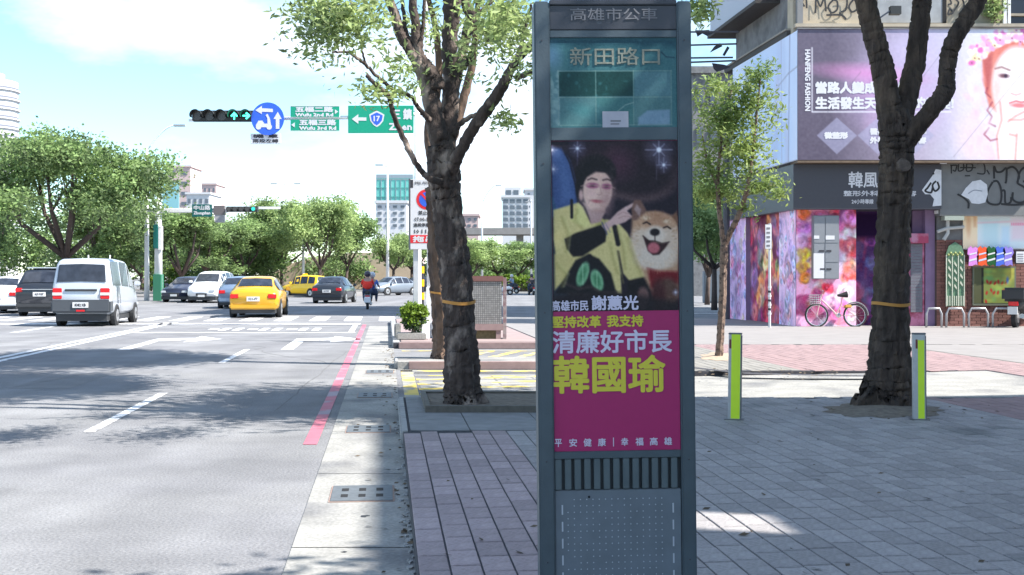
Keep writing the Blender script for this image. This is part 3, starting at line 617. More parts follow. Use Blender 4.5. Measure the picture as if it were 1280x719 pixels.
# ================================================================== BOLLARDS
LIME = mat('lime_reflective', (.62, .86, .02), .35, spec=.6, emit=None, var=.03, vscale=5); STEEL = mat('brushed_steel', (0.42, 0.43, 0.46), .35, metal=.5, var=.08, vscale=10); STD = mat('dark_steel', (0.12, 0.13, 0.15), .4, metal=.5)
def bollard(label, px, pyb, w, lean, gx0, gx1, top_lime):
    b = thing('bollard', label, 'bollard', G(px, pyb, SW)); h = (524 - 418) / (F / 11.2) ; b.rotation_euler = (0, lean, R(-14))
    MB().prism([(-.052, -.045), (.052, -.045), (.06, -.03), (.06, .045), (-.06, .045), (-.06, -.03)], 0, h).build('post', STEEL, b, bevel=.004)
    MB().box(-.062, .062, -.05, .05, h, h + .014).build('cap', STD, b, bevel=.003)
    MB().box(gx0, gx1, -.0485, -.046, .01, top_lime).build('reflective_strip', LIME, b)
    MB().box(.0602, .063, -.035, .045, .0, h - .01).build('side_edge', STD, b)
    MB().box(gx0 - .02, gx0 - .002, -.0495, -.046, h - .13, h - .045).build('red_reflector', mat('red_reflector', (.13, .02, .03), .3), b)
    MB().prism([(-.09 + .0 * k, -.08) if k == 0 else ((.09, -.08) if k == 1 else ((.09, .08) if k == 2 else (-.09, .08))) for k in range(4)], 0, .006).build('base_plate', STD, b)
    return b
B1 = bollard('lime green and steel bollard standing beside the totem, in front of the young tree', 918, 524, .12, .012, -.032, .05, .80)
B2 = bollard('steel bollard with narrow lime strip standing against the big dark trunk on the right', 1149, 524, .12, -.006, -.012, .045, .74)
for b in (B1, B2): b['group'] = 'steel bollards on the plaza'

# ================================================================== NEAR TREES
BARK1 = mat('dark_bark', (0.062, 0.046, 0.040), .95, col2=(0.25, 0.20, 0.17), vscale=5.5, c2pos=(.53, .64), var=.4, bump=1.0, bscale=16, bdist=.06, stretch=(1, 1, .55))
BARK2 = mat('brown_bark', (0.13, 0.085, 0.062), .95, col2=(0.05, 0.035, 0.03), vscale=5, c2pos=(.5, .66), var=.3, bump=1.0, bscale=18, stretch=(1, 1, .5))
BARK3 = mat('black_bark', (0.062, 0.045, 0.037), .95, col2=(0.12, 0.085, 0.062), vscale=5, c2pos=(.47, .66), var=.45, bump=1.0, bscale=20, bdist=.07, stretch=(1, 1, .3))
BARK4 = mat('young_bark', (0.20, 0.14, 0.11), .9, col2=(0.07, 0.05, 0.045), vscale=14, c2pos=(.5, .62), var=.2, bump=.6, bscale=40)
LEAFA = mat('leaf_green', (0.34, 0.43, 0.17), .55, col2=(0.20, 0.27, 0.12), vscale=1.6, rnd=.45, transl=.5, spec=.3)
LEAFB = mat('leaf_yellow_green', (0.30, 0.38, 0.12), .55, col2=(0.17, 0.25, 0.08), vscale=1.2, rnd=.3, transl=.45, spec=.3)
LEAFS = mat('leaf_bright', (0.16, 0.25, 0.03), .5, rnd=.25, transl=.4, spec=.3)
def W(px, py, Z, base): return P(px, py, Z) - base
def refine(pts, rad, n=4, wob=.0, seed=0):
    rr = random.Random(seed); P_, R_ = [], []
    for i in range(len(pts) - 1):
        for k in range(n):
            t = k / n; p0 = pts[max(i - 1, 0)]; p1 = pts[i]; p2 = pts[i + 1]; p3 = pts[min(i + 2, len(pts) - 1)]
            q = 0.5 * ((2 * p1) + (p2 - p0) * t + (2 * p0 - 5 * p1 + 4 * p2 - p3) * t * t + (3 * p1 - p0 - 3 * p2 + p3) * t ** 3)
            P_.append(q + Vector((rr.uniform(-1, 1), rr.uniform(-1, 1), rr.uniform(-1, 1))) * wob); R_.append(rad[i] * (1 - t) + rad[i + 1] * t)
    P_.append(pts[-1]); R_.append(rad[-1]); return P_, R_
def near_tree(name, label, Z, bpx, bpy, trunk, limbs, bark, leaves, crownmat, group=None):
    base = G(bpx, bpy, SW); t = thing(name, label, 'tree', base, group=group); k = 1.0 / (F / Z)
    def run(nm, L, seed, jit=.10, n=16):
        pts = [W(p[0], p[1], Z + (p[3] if len(p) > 3 else 0), base) for p in L]; rad = [p[2] * k / 2 for p in L]
        pts, rad = refine(pts, rad, 9, .006, seed); MB().tube(pts, rad, n, jit, seed=seed).build(nm, bark, t, smooth=True)
    run('trunk', trunk, 1, .11, 30)
    for i, l in enumerate(limbs): run('limb', l, 5 + i, .10, 12)
    co = []
    for i, (bl, n, size, spread) in enumerate(leaves):
        B = []
        for b in bl:
            px, py, dz, rx, ry, rz = b[:6]; c = W(px, py, Z + dz, base); B.append((c.x, c.y, c.z, rx * k, rz, ry * k, b[6] if len(b) > 6 else 1))
        me = leaf_mesh('crown', in_blobs(B, n, 12, spread, .7, seed=i + 3), size, .34, .7, seed=i)
        obj('crown', me, crownmat, t)['kind'] = 'stuff'
    return t
LZ = 12.2
near_tree('roadside_tree', 'big dark patchy-barked tree in the timber-edged pit left of the totem', LZ, 580, 511,
    [(582, 514, 62), (580, 506, 52), (578, 488, 45), (577, 455, 41), (575, 420, 38), (573, 385, 36), (570, 350, 37), (565, 310, 36), (560, 270, 35), (557, 235, 36), (554, 205, 38), (552, 185, 34)],
    [[(556, 215, 26), (552, 188, 27), (545, 158, 25), (537, 120, 22), (528, 90, 19), (515, 66, 16), (500, 42, 14), (494, 20, 12), (484, -8, 12), (470, -60, 10), (450, -120, 8)],
     [(537, 108, 20), (530, 84, 17), (522, 62, 12), (519, 30, 11), (516, -5, 10), (520, -80, 8)], [(522, 62, 8), (508, 40, 5), (504, 10, 5), (500, -10, 5)], [(526, 60, 6), (528, 40, 5), (530, 10, 4), (533, -10, 4)],
     [(545, 108, 24), (540, 98, 24), (532, 84, 20), (524, 70, 12)],
     [(556, 200, 26), (559, 165, 24, .1), (562, 135, 22, .15), (564, 100, 21, .2), (562, 60, 19, .2), (564, 20, 21, .2), (566, -10, 22, .2), (575, -90, 16, .2), (570, -190, 10, .2)],
     [(562, 145, 15, .2), (568, 110, 14, .4), (576, 75, 13, .6), (584, 40, 14, .7), (588, 20, 15, .7), (580, -10, 14, .7), (592, -80, 10, .7)], [(586, 30, 10, .7), (600, 16, 7, .8), (612, 4, 6, .8), (640, -30, 5, .8)],
     [(558, 226, 24), (566, 208, 19, -.1), (575, 190, 15, -.2), (588, 166, 15, -.3), (606, 140, 16, -.4), (622, 118, 15, -.5), (633, 98, 13, -.6), (645, 76, 10, -.7), (662, 60, 9, -.8), (690, 30, 8, -.9), (730, -40, 6, -1)],
     [(568, 168, 9, 0), (574, 156, 7, 0), (588, 146, 6, 0), (598, 144, 6, 0)], [(636, 92, 8, -.6), (650, 62, 5, -.7), (657, 30, 4, -.8), (664, 6, 3, -.9)], [(645, 98, 7, -.6), (660, 92, 6, -.7), (680, 80, 5, -.8)],
     [(552, 228, 9, -.3), (538, 224, 8, -.4), (525, 212, 7, -.4), (512, 190, 7, -.5), (502, 168, 7, -.5), (492, 145, 6, -.6), (486, 122, 6, -.6), (470, 106, 5, -.7), (458, 94, 5, -.7)],
     [(537, 150, 8, -.2), (527, 140, 6, -.3), (520, 130, 5, -.3), (510, 118, 5, -.4), (492, 112, 5, -.4), (474, 98, 4, -.5), (460, 84, 4, -.6), (445, 71, 4, -.7), (432, 65, 3, -.7), (415, 66, 2.5, -.8)],
     [(459, 84, 3, -.6), (452, 62, 2.5, -.7), (448, 40, 2, -.8), (440, 15, 2, -.9), (436, -15, 2, -.9)], [(580, 88, 5, .5), (590, 62, 4, .5), (600, 52, 4, .5), (630, 48, 3, .4)], [(577, 84, 5, .5), (586, 80, 4, .4), (592, 66, 3, .4)]],
    BARK1,
    [([(405, 22, -2.2, 42, 30, .7), (440, 18, -2.2, 34, 22, .6), (395, 50, -2.0, 22, 14, .5), (450, 45, -1.6, 16, 24, .5, .5), (470, 10, -1.8, 20, 14, .5, .4), (420, 64, -1.8, 20, 7, .3, .7)], 2200, .078, .12),
     ([(457, 110, -.6, 20, 12, .3), (480, 120, -.6, 16, 20, .3, .6), (505, 105, -.5, 12, 22, .3, .5), (468, 60, -.6, 10, 12, .3, .5), (500, 80, -.3, 14, 8, .3, .5)], 520, .085, .09),
     ([(625, 22, -2.0, 44, 28, .8), (650, 50, -1.8, 22, 22, .6), (600, 50, .3, 22, 18, .6, .6), (655, 85, -.8, 12, 18, .4, .8), (640, 105, -.7, 10, 10, .3, .6), (625, 60, .4, 34, 12, .5, .5), (540, 50, .5, 26, 10, .5, .25), (548, 30, .5, 40, 26, .6, .4)], 1900, .078, .13),
     ([(628, 152, -.5, 12, 10, .3), (612, 112, -.3, 8, 16, .3, .5), (578, 70, 0, 8, 40, .4, .35), (513, 30, 0, 8, 16, .3, .5), (872, 12, -.6, 10, 22, .4, 1.6)], 800, .085, .08),
     ([(400, -250, 1.6, 220, 120, 2.5), (600, -290, 1.9, 190, 130, 2.7), (520, -420, 1.8, 280, 130, 3.0), (720, -260, 2.0, 100, 80, 1.8, .7)], 54000, .19, .17)],
    LEAFA)
Z2 = 19.55
near_tree('roadside_tree', 'brown-barked tree on the kerb island just behind the dark trunk', Z2, 556, 448,
    [(558, 450, 40), (557, 444, 33), (556, 420, 29), (555, 395, 28), (552, 360, 28), (549, 320, 27), (548, 290, 26), (546, 262, 24), (544, 235, 24)],
    [[(545, 245, 20), (541, 205, 16), (536, 160, 12), (548, 100, 10), (545, 40, 8), (530, -20, 6)], [(545, 245, 18), (556, 200, 14), (575, 140, 12), (590, 80, 9), (596, 20, 7), (600, -30, 6)]],
    BARK2,
    [([(560, -110, 0, 120, 50, 2.6), (480, -90, .4, 90, 34, 2.2), (640, -90, -.2, 80, 40, 2.2), (560, -170, 0, 140, 50, 3)], 38000, .20, .2), ([(632, 24, .5, 30, 22, 1.2), (610, 40, .8, 30, 10, 1)], 1500, .1, .12)], LEAFA)
RZ = 12.35
near_tree('roadside_tree', 'big black-barked tree with forked limbs standing in front of the clinic billboard', RZ, 1110, 508,
    [(1108, 518, 96), (1109, 508, 74), (1110, 494, 60), (1111, 475, 54), (1112, 440, 48), (1113, 400, 43), (1114, 360, 41), (1115, 320, 40), (1117, 280, 39), (1119, 240, 40), (1120, 210, 40), (1121, 185, 41), (1121, 165, 40), (1118, 145, 34)],
    [[(1120, 175, 34), (1114, 145, 32), (1109, 115, 29), (1103, 85, 28), (1096, 55, 27), (1088, 28, 26), (1080, -8, 25), (1060, -90, 20), (1030, -180, 14)],
     [(1122, 170, 30), (1128, 140, 29, .1), (1136, 112, 26, .15), (1143, 80, 25, .2), (1148, 45, 24, .2), (1151, 15, 23, .2), (1153, -10, 23, .2), (1160, -100, 18, .2), (1170, -200, 12, .2)],
     [(1126, 192, 26), (1138, 172, 24, -.1), (1153, 152, 23, -.2), (1169, 132, 23, -.3), (1182, 114, 24, -.3), (1184, 96, 21, -.3), (1186, 70, 22, -.3), (1196, 44, 22, -.4), (1209, 22, 22, -.4), (1225, -6, 22, -.4), (1250, -80, 16, -.5), (1290, -150, 10, -.5)]],
    BARK3,
    [([(1150, -270, 0, 260, 130, 2.4), (1000, -230, 0, 150, 100, 1.8), (1300, -220, 0, 150, 110, 1.8), (1150, -370, 0, 240, 110, 2.4)], 24000, .17, .24)], LEAFA)
YZ = 19.7
_o = bpy.data.objects['roadside_tree.002']; _c = P(1130, 207, RZ - .185) - _o.location
MB().tube([(_c.x, _c.y - .03, _c.z), (_c.x, _c.y + .03, _c.z)], [.058, .075], 14, .08).build('branch_scar', mat('scar_wood', (.13, .10, .085), .9, var=.3, vscale=14, bump=.6), _o)
near_tree('young_tree', 'slender young tree with pale green feathery leaves growing right of the totem', YZ, 899, 447,
    [(899, 450, 14), (899, 445, 10), (901, 415, 9), (903, 380, 9), (904, 345, 9), (905, 320, 10), (905, 305, 9)],
    [[(905, 310, 8), (902, 285, 6), (899, 262, 6), (897, 230, 5), (900, 190, 4), (905, 150, 3), (915, 110, 2)], [(906, 305, 8), (914, 288, 7, -.1), (922, 272, 7, -.2), (928, 256, 6, -.2), (934, 235, 5, -.3), (940, 200, 4, -.3), (945, 150, 3, -.3), (950, 100, 2, -.3)],
     [(898, 235, 4, .1), (885, 205, 3, .2), (878, 170, 2, .3)], [(902, 190, 3), (915, 165, 2.5), (925, 140, 2)], [(932, 245, 3), (950, 235, 2.5), (968, 232, 2)]],
    BARK4,
    [([(900, 150, 0, 34, 44, .5), (935, 130, -.2, 34, 40, .5), (950, 95, -.3, 24, 18, .35), (958, 78, -.3, 12, 10, .2, .6), (905, 110, .2, 34, 14, .4, .8), (885, 205, .2, 24, 36, .4), (930, 190, -.2, 42, 38, .5), (950, 232, -.3, 36, 18, .4), (975, 240, -.3, 18, 9, .25, .8), (905, 240, .1, 38, 22, .4), (880, 240, .2, 18, 30, .35, .8), (930, 262, -.2, 22, 8, .3, .7), (967, 150, -.3, 12, 24, .3, .6), (872, 130, .2, 14, 30, .3, .6)], 6800, .10, .09)], LEAFB)
ROPE = mat('orange_strap', (0.52, 0.24, 0.05), .7)
def strap(label, px, py, Z, w, d=.003):
    c = P(px, py, Z); o = MB(); r = w / (F / Z) / 2; n = 28; k = 1.0
    pts = [(c.x + r * math.cos(t), c.y + r * math.sin(t), c.z + .012 * math.sin(t * 2 + 1)) for t in [2 * math.pi * i / n for i in range(n + 1)]]
    for (a, b) in zip(pts[:-1], pts[1:]):
        o.quad((a[0], a[1], a[2] - .016), (b[0], b[1], b[2] - .016), (b[0], b[1], b[2] + .016), (a[0], a[1], a[2] + .016))
    return tag(o.build('tree_strap', ROPE), label, 'strap', 'orange straps tied round trunks')
strap('orange strap tied round the dark patchy trunk left of the totem', 573.5, 378, LZ, 42)
strap('orange strap tied round the black trunk in front of the pink wall', 1113.5, 380, RZ, 47)
strap('frayed orange strap round the brown trunk behind the dark one', 553, 366, Z2, 32)

# ================================================================== KERB ISLAND FURNITURE
PWH = mat('white_paint', (.78, .78, .80), .5, var=.06, vscale=3); GALV = mat('galvanised', (.55, .56, .58), .45, metal=.3, var=.08, vscale=3); SIGNW = mat('sign_white', (.64, .64, .67), .5)
SRED = mat('sign_red', c8(215, 40, 50), .45); SBLUE = mat('sign_blue', c8(50, 95, 205), .45); SGREEN = mat('sign_green', c8(0, 150, 118), .45); INK = mat('ink', (.03, .03, .04), .6)
SGD = mat('sign_dark_green', c8(10, 92, 90), .5)
# tow-away board
SZ = 26.0; sk = F / SZ; sb = thing('parking_sign', 'white tow-away board with red-ringed blue disc on a pale post by the planter', 'road sign', G(519.5, 0.0001 + HY + F * (CAMZ - SW) / SZ, SW))
def sx(px): return (px - 519.5) / sk
def sz(py): return (HY + F * (CAMZ - SW) / SZ - py) / sk
MB().box(sx(516.3), sx(522.8), .03, .12, 0, sz(240)).build('post', GALV, sb, bevel=.01)
bd = MB().box(sx(512), sx(549), -.03, .03, sz(312), sz(224)).build('board', SIGNW, sb, bevel=.008)
MB().box(sx(513), sx(516.5), -.033, -.0302, sz(235), sz(225)).build('corner_mark', INK, bd)
MB().disc((sx(533.2), -.033, sz(249.5)), 12.7 / sk, n=28).build('ring', SRED, bd); MB().disc((sx(533.2), -.036, sz(249.5)), 9.2 / sk, n=28).build('disc', SBLUE, bd)
MB().poly([(sx(525.5), -.039, sz(243)), (sx(527.5), -.039, sz(241)), (sx(541), -.039, sz(256)), (sx(539), -.039, sz(258))]).build('bar', SRED, bd)
def slet(s, x0, x1, y0, y1, m, b=.002): lettering(s, sx(x0), sx(x1), sz(y1), sz(y0), -.034, m, bd, bold=b, res=1)
slet('禁止停車', 523, 545, 263.5, 269, INK); slet('07:00-19:00', 518, 545, 272, 277, INK); slet('違規停車拖吊', 517, 546, 279, 284, INK); [slet(q_, a_, a_ + 6, 287, 292, INK, .003) for q_, a_ in (('10', 518), ('11', 527), ('12', 537))]; slet('拖吊區', 518, 545, 227, 231, GREYL, .001)
MB().box(sx(512.6), sx(548.4), -.0335, -.0305, sz(304), sz(294)).build('red_band', SRED, bd); lettering('拖吊', sx(516), sx(544), sz(303), sz(295), -.0345, SIGNW, bd, bold=.008, res=1)
MB().box(sx(511), sx(513.2), -.034, .034, sz(312.5), sz(223.5)).build('board_edge', STD, bd)
# slim white pole with its box
wp = thing('service_pole', 'slim white pole with a white service box at its foot beside the planter', 'pole', G(536, 422, SW)); q = F / wp.location.y
MB().tube([(0, 0, 0), (0, 0, 4.2), (-.04, 0, 5.4), (-.06, 0, 9)], [.045, .04, .03, .02], 10).build('shaft', PWH, wp, smooth=True)
MB().box(-.10, .10, -.1, .1, 0, .34).build('service_box', PWH, wp, bevel=.01); MB().box(-.055, .055, -.06, -.04, .34, 1.1).build('cover', PWH, wp, bevel=.005)
# striped guard tube
gp = thing('striped_post', 'yellow and black striped guard post behind the white service pole', 'post', G(527, 398, SW)); q = gp.location.y / F
MB().cyl((0, 0, 0), (0, 0, 1.75), .08, n=12).build('shaft', INK, gp)
for k in range(4): MB().tube([(0, 0, .18 + k * .42), (0, 0, .40 + k * .42)], [.084, .084], 12).build('stripe', mat('post_yellow', c8(230, 180, 20), .5), gp)
# planter with shrub
c0 = G(516, 425, SW)
pt = thing('concrete_planter', 'low concrete planter block holding the clipped green shrub at the kerb', 'planter', c0, AL)
MB().box(-.34, .28, -.02, .55, 0, .14).build('rim', CONC, pt, bevel=.02); MB().box(-.38, -.24, .8, 1.6, 0, .30).build('kerb_block', CONC, pt, bevel=.03); MB().box(.18, .36, .15, .5, 0, .34).build('white_block', PWH, pt, bevel=.02)
sh = thing('shrub', 'small clipped bright green shrub in the planter under the tow-away board', 'shrub', c0 + Vector((.0, .25, .10)), AL)
obj('leaves', leaf_mesh('leaves', in_blobs([(0, 0, .42, .29, .25, .26), (-.12, 0, .5, .14, .16, .13), (.14, 0, .5, .14, .16, .13)], 2600, 6, .035, .3, seed=4), .075, .6, 1, 5), LEAFS, sh)
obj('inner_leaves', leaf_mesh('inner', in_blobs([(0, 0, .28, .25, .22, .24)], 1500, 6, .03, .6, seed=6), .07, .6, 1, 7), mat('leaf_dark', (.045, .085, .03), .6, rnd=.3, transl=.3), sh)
MB().tube([(0, 0, -.1), (0, 0, .3)], .03, 6).build('stem', BARK4, sh)
# tiled cabinet with red cap
cz = 25.6; ck = F / cz; cb = thing('tiled_cabinet', 'grey mosaic-tiled cabinet with a red cap behind the tree, left of the totem', 'cabinet', G(609, 0 + HY + F * (CAMZ - SW) / cz, SW))
def bx_(px): return (px - 609) / ck
def bz(py): return (HY + F * (CAMZ - SW) / cz - py) / ck
TILE = mat('mosaic_tile', (.27, .265, .26), .4, rnd=.16); GROUT = mat('tile_grout', (.12, .12, .125), .9)
MB().box(bx_(590), bx_(627), .0, .34, bz(405), bz(352)).build('carcass', GROUT, cb)
mb = MB(); n_ = 14; m_ = 20; wX = (bx_(627) - bx_(590)) / n_; wZ = (bz(352) - bz(405)) / m_
for i in range(n_):
    for j in range(m_): mb.box(bx_(590) + i * wX + .004, bx_(590) + (i + 1) * wX - .004, -.006, .0, bz(405) + j * wZ + .004, bz(405) + (j + 1) * wZ - .004)
mb.build('mosaic_tiles', TILE, cb)['kind'] = 'stuff'
MB().box(bx_(588), bx_(629), -.03, .37, bz(352), bz(345)).build('cap', mat('cap_red', (.17, .08, .072), .6, var=.1), cb, bevel=.01)
MB().box(bx_(589), bx_(629), -.02, .36, bz(413), bz(405)).build('plinth_band', PINKK, cb); MB().box(bx_(592), bx_(620), .05, .3, 0, bz(413)).build('base', mat('olive_base', (.12, .1, .05), .8, var=.3, vscale=6), cb)
MB().box(bx_(620), bx_(626), .0, .3, 0, bz(413)).build('leg', PINKK, cb)
pk = MB().box(bx_(628.6), bx_(633), .0, .5, 0, bz(347)).build('patterned_side', mat('pink_marble', (.28, .24, .235), .6, col2=(.20, .12, .13), vscale=7, var=.1), cb)

# ================================================================== SIGNAL MAST, SIGNS
MZ = 35.0; mk_ = F / MZ; mo = G(522, HY + F * (CAMZ - SW) / MZ, SW)
def mxp(px): return (px - 522) / mk_
def mzp(py): return (HY + F * (CAMZ - SW) / MZ - py) / mk_
mast = thing('signal_mast', 'tall white signal mast whose long arm reaches left over the street', 'mast', mo)
MB().tube([(0, 0, 0), (0, 0, .8), (0, 0, mzp(110))], [.14, .11, .085], 14).build('post', PWH, mast, smooth=True)
MB().tube([(0, 0, mzp(142)), (mxp(440), 0, mzp(147)), (mxp(236), 0, mzp(150.5))], [.075, .06, .045], 10).build('arm', PWH, mast, smooth=True)
BLK = mat('signal_black', (.022, .025, .026), .5); LGRN = mat('lit_green', (.0, .5, .35), .4, emit=(.05, 1, .62), estr=2.2); LENS = mat('lens_dark', (.06, .055, .055), .25)
sg = thing('traffic_signal', 'five-lens horizontal traffic signal showing two green arrows, left of the blue disc', 'traffic light', P(240, 145, MZ - .25)); sgp = 15.4 / mk_
MB().box(.0, sgp * 5 + .05, -.02, .16, -.16, .16).build('housing', BLK, sg, bevel=.03)
for k in range(5):
    x = (6.5 + 15.4 * k) / mk_
    mb = MB()
    for i in range(14):                                            # visor: hood round the upper part
        t0 = R(-20) + R(220) * i / 14; t1 = R(-20) + R(220) * (i + 1) / 14
        a0, a1 = (x + .165 * math.cos(t0), .165 * math.sin(t0)), (x + .165 * math.cos(t1), .165 * math.sin(t1))
        mb.quad((a0[0], -.02, a0[1]), (a1[0], -.02, a1[1]), (a1[0], -.26, a1[1]), (a0[0], -.26, a0[1])); mb.quad((a0[0] * .0 + x + .15 * math.cos(t0), -.26, .15 * math.sin(t0)), (x + .15 * math.cos(t1), -.26, .15 * math.sin(t1)), (x + .15 * math.cos(t1), -.02, .15 * math.sin(t1)), (x + .15 * math.cos(t0), -.02, .15 * math.sin(t0)))
    mb.build('visor', BLK, sg); ln = MB().disc((x, -.03, 0), .135, n=20).build('lens', LENS if k < 3 else BLK, sg)
    if k >= 3:
        ar = [(-.02, -.11), (.02, -.11), (.02, .02), (.075, -.03), (.1, 0), (0, .11), (-.1, 0), (-.075, -.03), (-.02, .02)]
        if k == 4: ar = [(z, -x_) for x_, z in ar]
        MB().slabxz([(x + a, b) for a, b in ar], -.04, -.034).build('arrow', LGRN, ln)
def board(name, label, cat, px0, px1, py0, py1, Z, m, th=.04, grp=None):
    w = (px1 - px0) / (F / Z); h = (py1 - py0) / (F / Z); t = thing(name, label, cat, P((px0 + px1) / 2, py1, Z), group=grp)
    MB().box(-w / 2, w / 2, 0, th, 0, h).build('panel', m, t, bevel=.01); mb = MB(); e = .02
    return t, w, h
t, w, h = board('turn_sign', 'round blue sign with scooter symbol and two white arrows on the arm', 'road sign', 315, 354, 128, 169, MZ - .35, SBLUE)
bpy.data.objects.remove([c for c in t.children][0]); rr_ = h / 2
MB().tube([(0, 0, rr_), (0, .03, rr_)], [rr_, rr_], 36).build('disc', SBLUE, t)
def shp(pts, nm='symbol'): MB().slabxz([(a * rr_, rr_ + b * rr_) for a, b in pts], -.006, -.001).build(nm, SIGNW, t)
shp([(-.75, .52), (-.35, .78), (-.35, .64), (.32, .60), (.32, .40), (-.35, .42), (-.35, .28)], 'arrow'); shp([(.62, .42), (.86, -.02), (.72, -.02), (.72, -.62), (.50, -.62), (.50, -.02), (.36, -.02)], 'arrow')
shp([(-.72, -.40), (-.55, -.12), (-.32, -.12), (-.2, -.3), (.0, -.3), (-.02, .05), (-.12, .22), (.0, .3), (.14, .0), (.2, -.35), (.18, -.52), (-.7, -.52)], 'scooter')
for x in (-.55, .1): MB().disc((x * rr_, -.007, rr_ - .5 * rr_), .17 * rr_, n=14).build('wheel', SIGNW, t)
t, w, h = board('plate_sign', 'small white plate with tiny characters hanging under the round blue sign', 'sign', 313, 351, 167, 180, MZ - .3, SIGNW)
lettering('機 車', -w * .42, w * .42, h * .55, h * .92, -.004, INK, t, bold=.006, res=1); lettering('兩段左轉', -w * .42, w * .42, h * .1, h * .48, -.004, INK, t, bold=.004, res=1)
def sname(label, py0, py1, zh, en, arr):
    t, w, h = board('street_name_sign', label, 'street sign', 363, 424, py0, py1, MZ - .15, SGREEN, grp='green street name signs on the arm')
    a, b = (-w * .40, w * .38) if arr > 0 else (-w * .32, w * .44)
    lettering(zh, a, b, h * .46, h * .94, -.005, SIGNW, t, bold=.012, res=1); lettering(en, a, b, h * .08, h * .40, -.005, SIGNW, t, bold=.010, res=1)
    s = w * .44 * arr; MB().slabxz([(s + .06 * arr, h / 2), (s - .04 * arr, h * .3), (s - .04 * arr, h * .7)][::arr], -.006, -.001).build('arrow', SIGNW, t)
    for (x0, x1, z0, z1) in ((-w / 2, w / 2, 0, .012), (-w / 2, w / 2, h - .012, h)): MB().box(x0, x1, -.004, -.001, z0, z1).build('border', SIGNW, t)
sname('green street name sign reading 3rd Rd with arrow right, upper of the pair', 132.5, 147, '五福二路', 'Wufu 2nd Rd', 1); sname('green street name sign with arrow left, lower of the pair', 148.5, 164, '五福三路', 'Wufu 3rd Rd', -1)
bpy.data.objects['street_name_sign']['label'] = 'upper green street name sign of the pair, arrow pointing right'
t, w, h = board('route_sign', 'large green route sign with left arrow and blue 17 shield behind branches', 'road sign', 435, 517, 132, 166.5, MZ - .12, SGREEN)
def rx(px): return (px - 476) / mk_
def rzz(py): return (166.5 - py) / mk_
MB().slabxz([(rx(440), rzz(149)), (rx(448), rzz(143)), (rx(448), rzz(147)), (rx(458), rzz(147)), (rx(458), rzz(151)), (rx(448), rzz(151)), (rx(448), rzz(155))], -.006, -.001).build('arrow', SIGNW, t)
for f_, m_, y_ in ((1, SIGNW, -.005), (.78, SBLUE, -.008)):
    MB().slabxz([(rx(471 + a * f_), rzz(148.5 + b * f_)) for a, b in ((0, -10), (6, -7), (9.5, -5), (8, 3), (4, 8), (0, 10.5), (-4, 8), (-8, 3), (-9.5, -5), (-6, -7))], y_, y_ + .004).build('shield', m_, t)
lettering('17', rx(467), rx(475), rzz(152), rzz(145), -.010, SIGNW, t, bold=.008, res=1); lettering('三 鎮', rx(490), rx(515), rzz(150), rzz(136), -.005, SIGNW, t, bold=.012, res=1); lettering('Zhen', rx(486), rx(515), rzz(163), rzz(154), -.005, SIGNW, t, bold=.012, res=1)

# far signal mast and its equipment, on the left
FZ = 72.0; fk = F / FZ; fo = G(198, HY + F * CAMZ / FZ); fm = thing('signal_mast', 'far white tapering mast with a horizontal arm, green cabinet at its foot', 'mast', fo)
def fx(px): return (px - 198) / fk
def fz(py): return (HY + F * CAMZ / FZ - py) / fk
MB().tube([(0, 0, 0), (0, 0, fz(262)), (0, 0, fz(232))], [.26, .2, .03], 12).build('post', PWH, fm, smooth=True); MB().box(fx(170), fx(285), -.18, .12, fz(266), fz(260.5)).build('arm', PWH, fm, bevel=.03)
MB().box(fx(283), fx(350), -.08, .08, fz(261.5), fz(258.5)).build('arm_tip', PWH, fm)
MB().box(fx(194.5), fx(199.5), -.5, -.2, fz(311), fz(281)).build('control_box', SGD, fm, bevel=.02); MB().box(fx(200), fx(204.5), -.4, -.1, fz(313), fz(283)).build('side_box', PWH, fm, bevel=.02)
MB().box(fx(193), fx(203), -.32, .3, 0, fz(343)).build('foot_cabinet', mat('cabinet_green', (.03, .17, .10), .5), fm, bevel=.02)
t, w, h = board('street_name_sign', 'small far green name sign hanging on the far mast arm', 'street sign', 240, 265, 255.5, 271, FZ - .4, SGD)
lettering('中山路', -w * .42, w * .42, h * .54, h * .92, -.006, SIGNW, t, bold=.012, res=1); lettering('Zhongshan', -w * .42, w * .42, h * .1, h * .44, -.006, SIGNW, t, bold=.012, res=1)
t = thing('signal_box', 'grey box unit hanging on the far arm between name sign and signal', 'box', P(273.5, 278, FZ - .4)); MB().box(-.32, .32, 0, .4, .45, 1.0).build('cover', mat('taupe_box', (.14, .125, .13), .6), t); MB().box(-.24, .28, .02, .38, 0, .45).build('lower_box', mat('grey_box', (.34, .33, .35), .6), t)
t = thing('traffic_signal', 'far five-lens traffic signal on the far mast arm', 'traffic light', P(283, 261.5, FZ - .4))
MB().box(0, 1.85, 0, .3, -.16, .16).build('housing', BLK, t)
for k in range(5):
    MB().tube([(.18 + k * .37, -.28, 0), (.18 + k * .37, .0, 0)], [.15, .16], 12).build('visor', BLK, t)
    MB().disc((.18 + k * .37, -.285, 0), .12, n=12).build('lens', LENS if k < 4 else mat('dim_green', (.02, .35, .28), .4, emit=(.02, .6, .5), estr=.35), t)

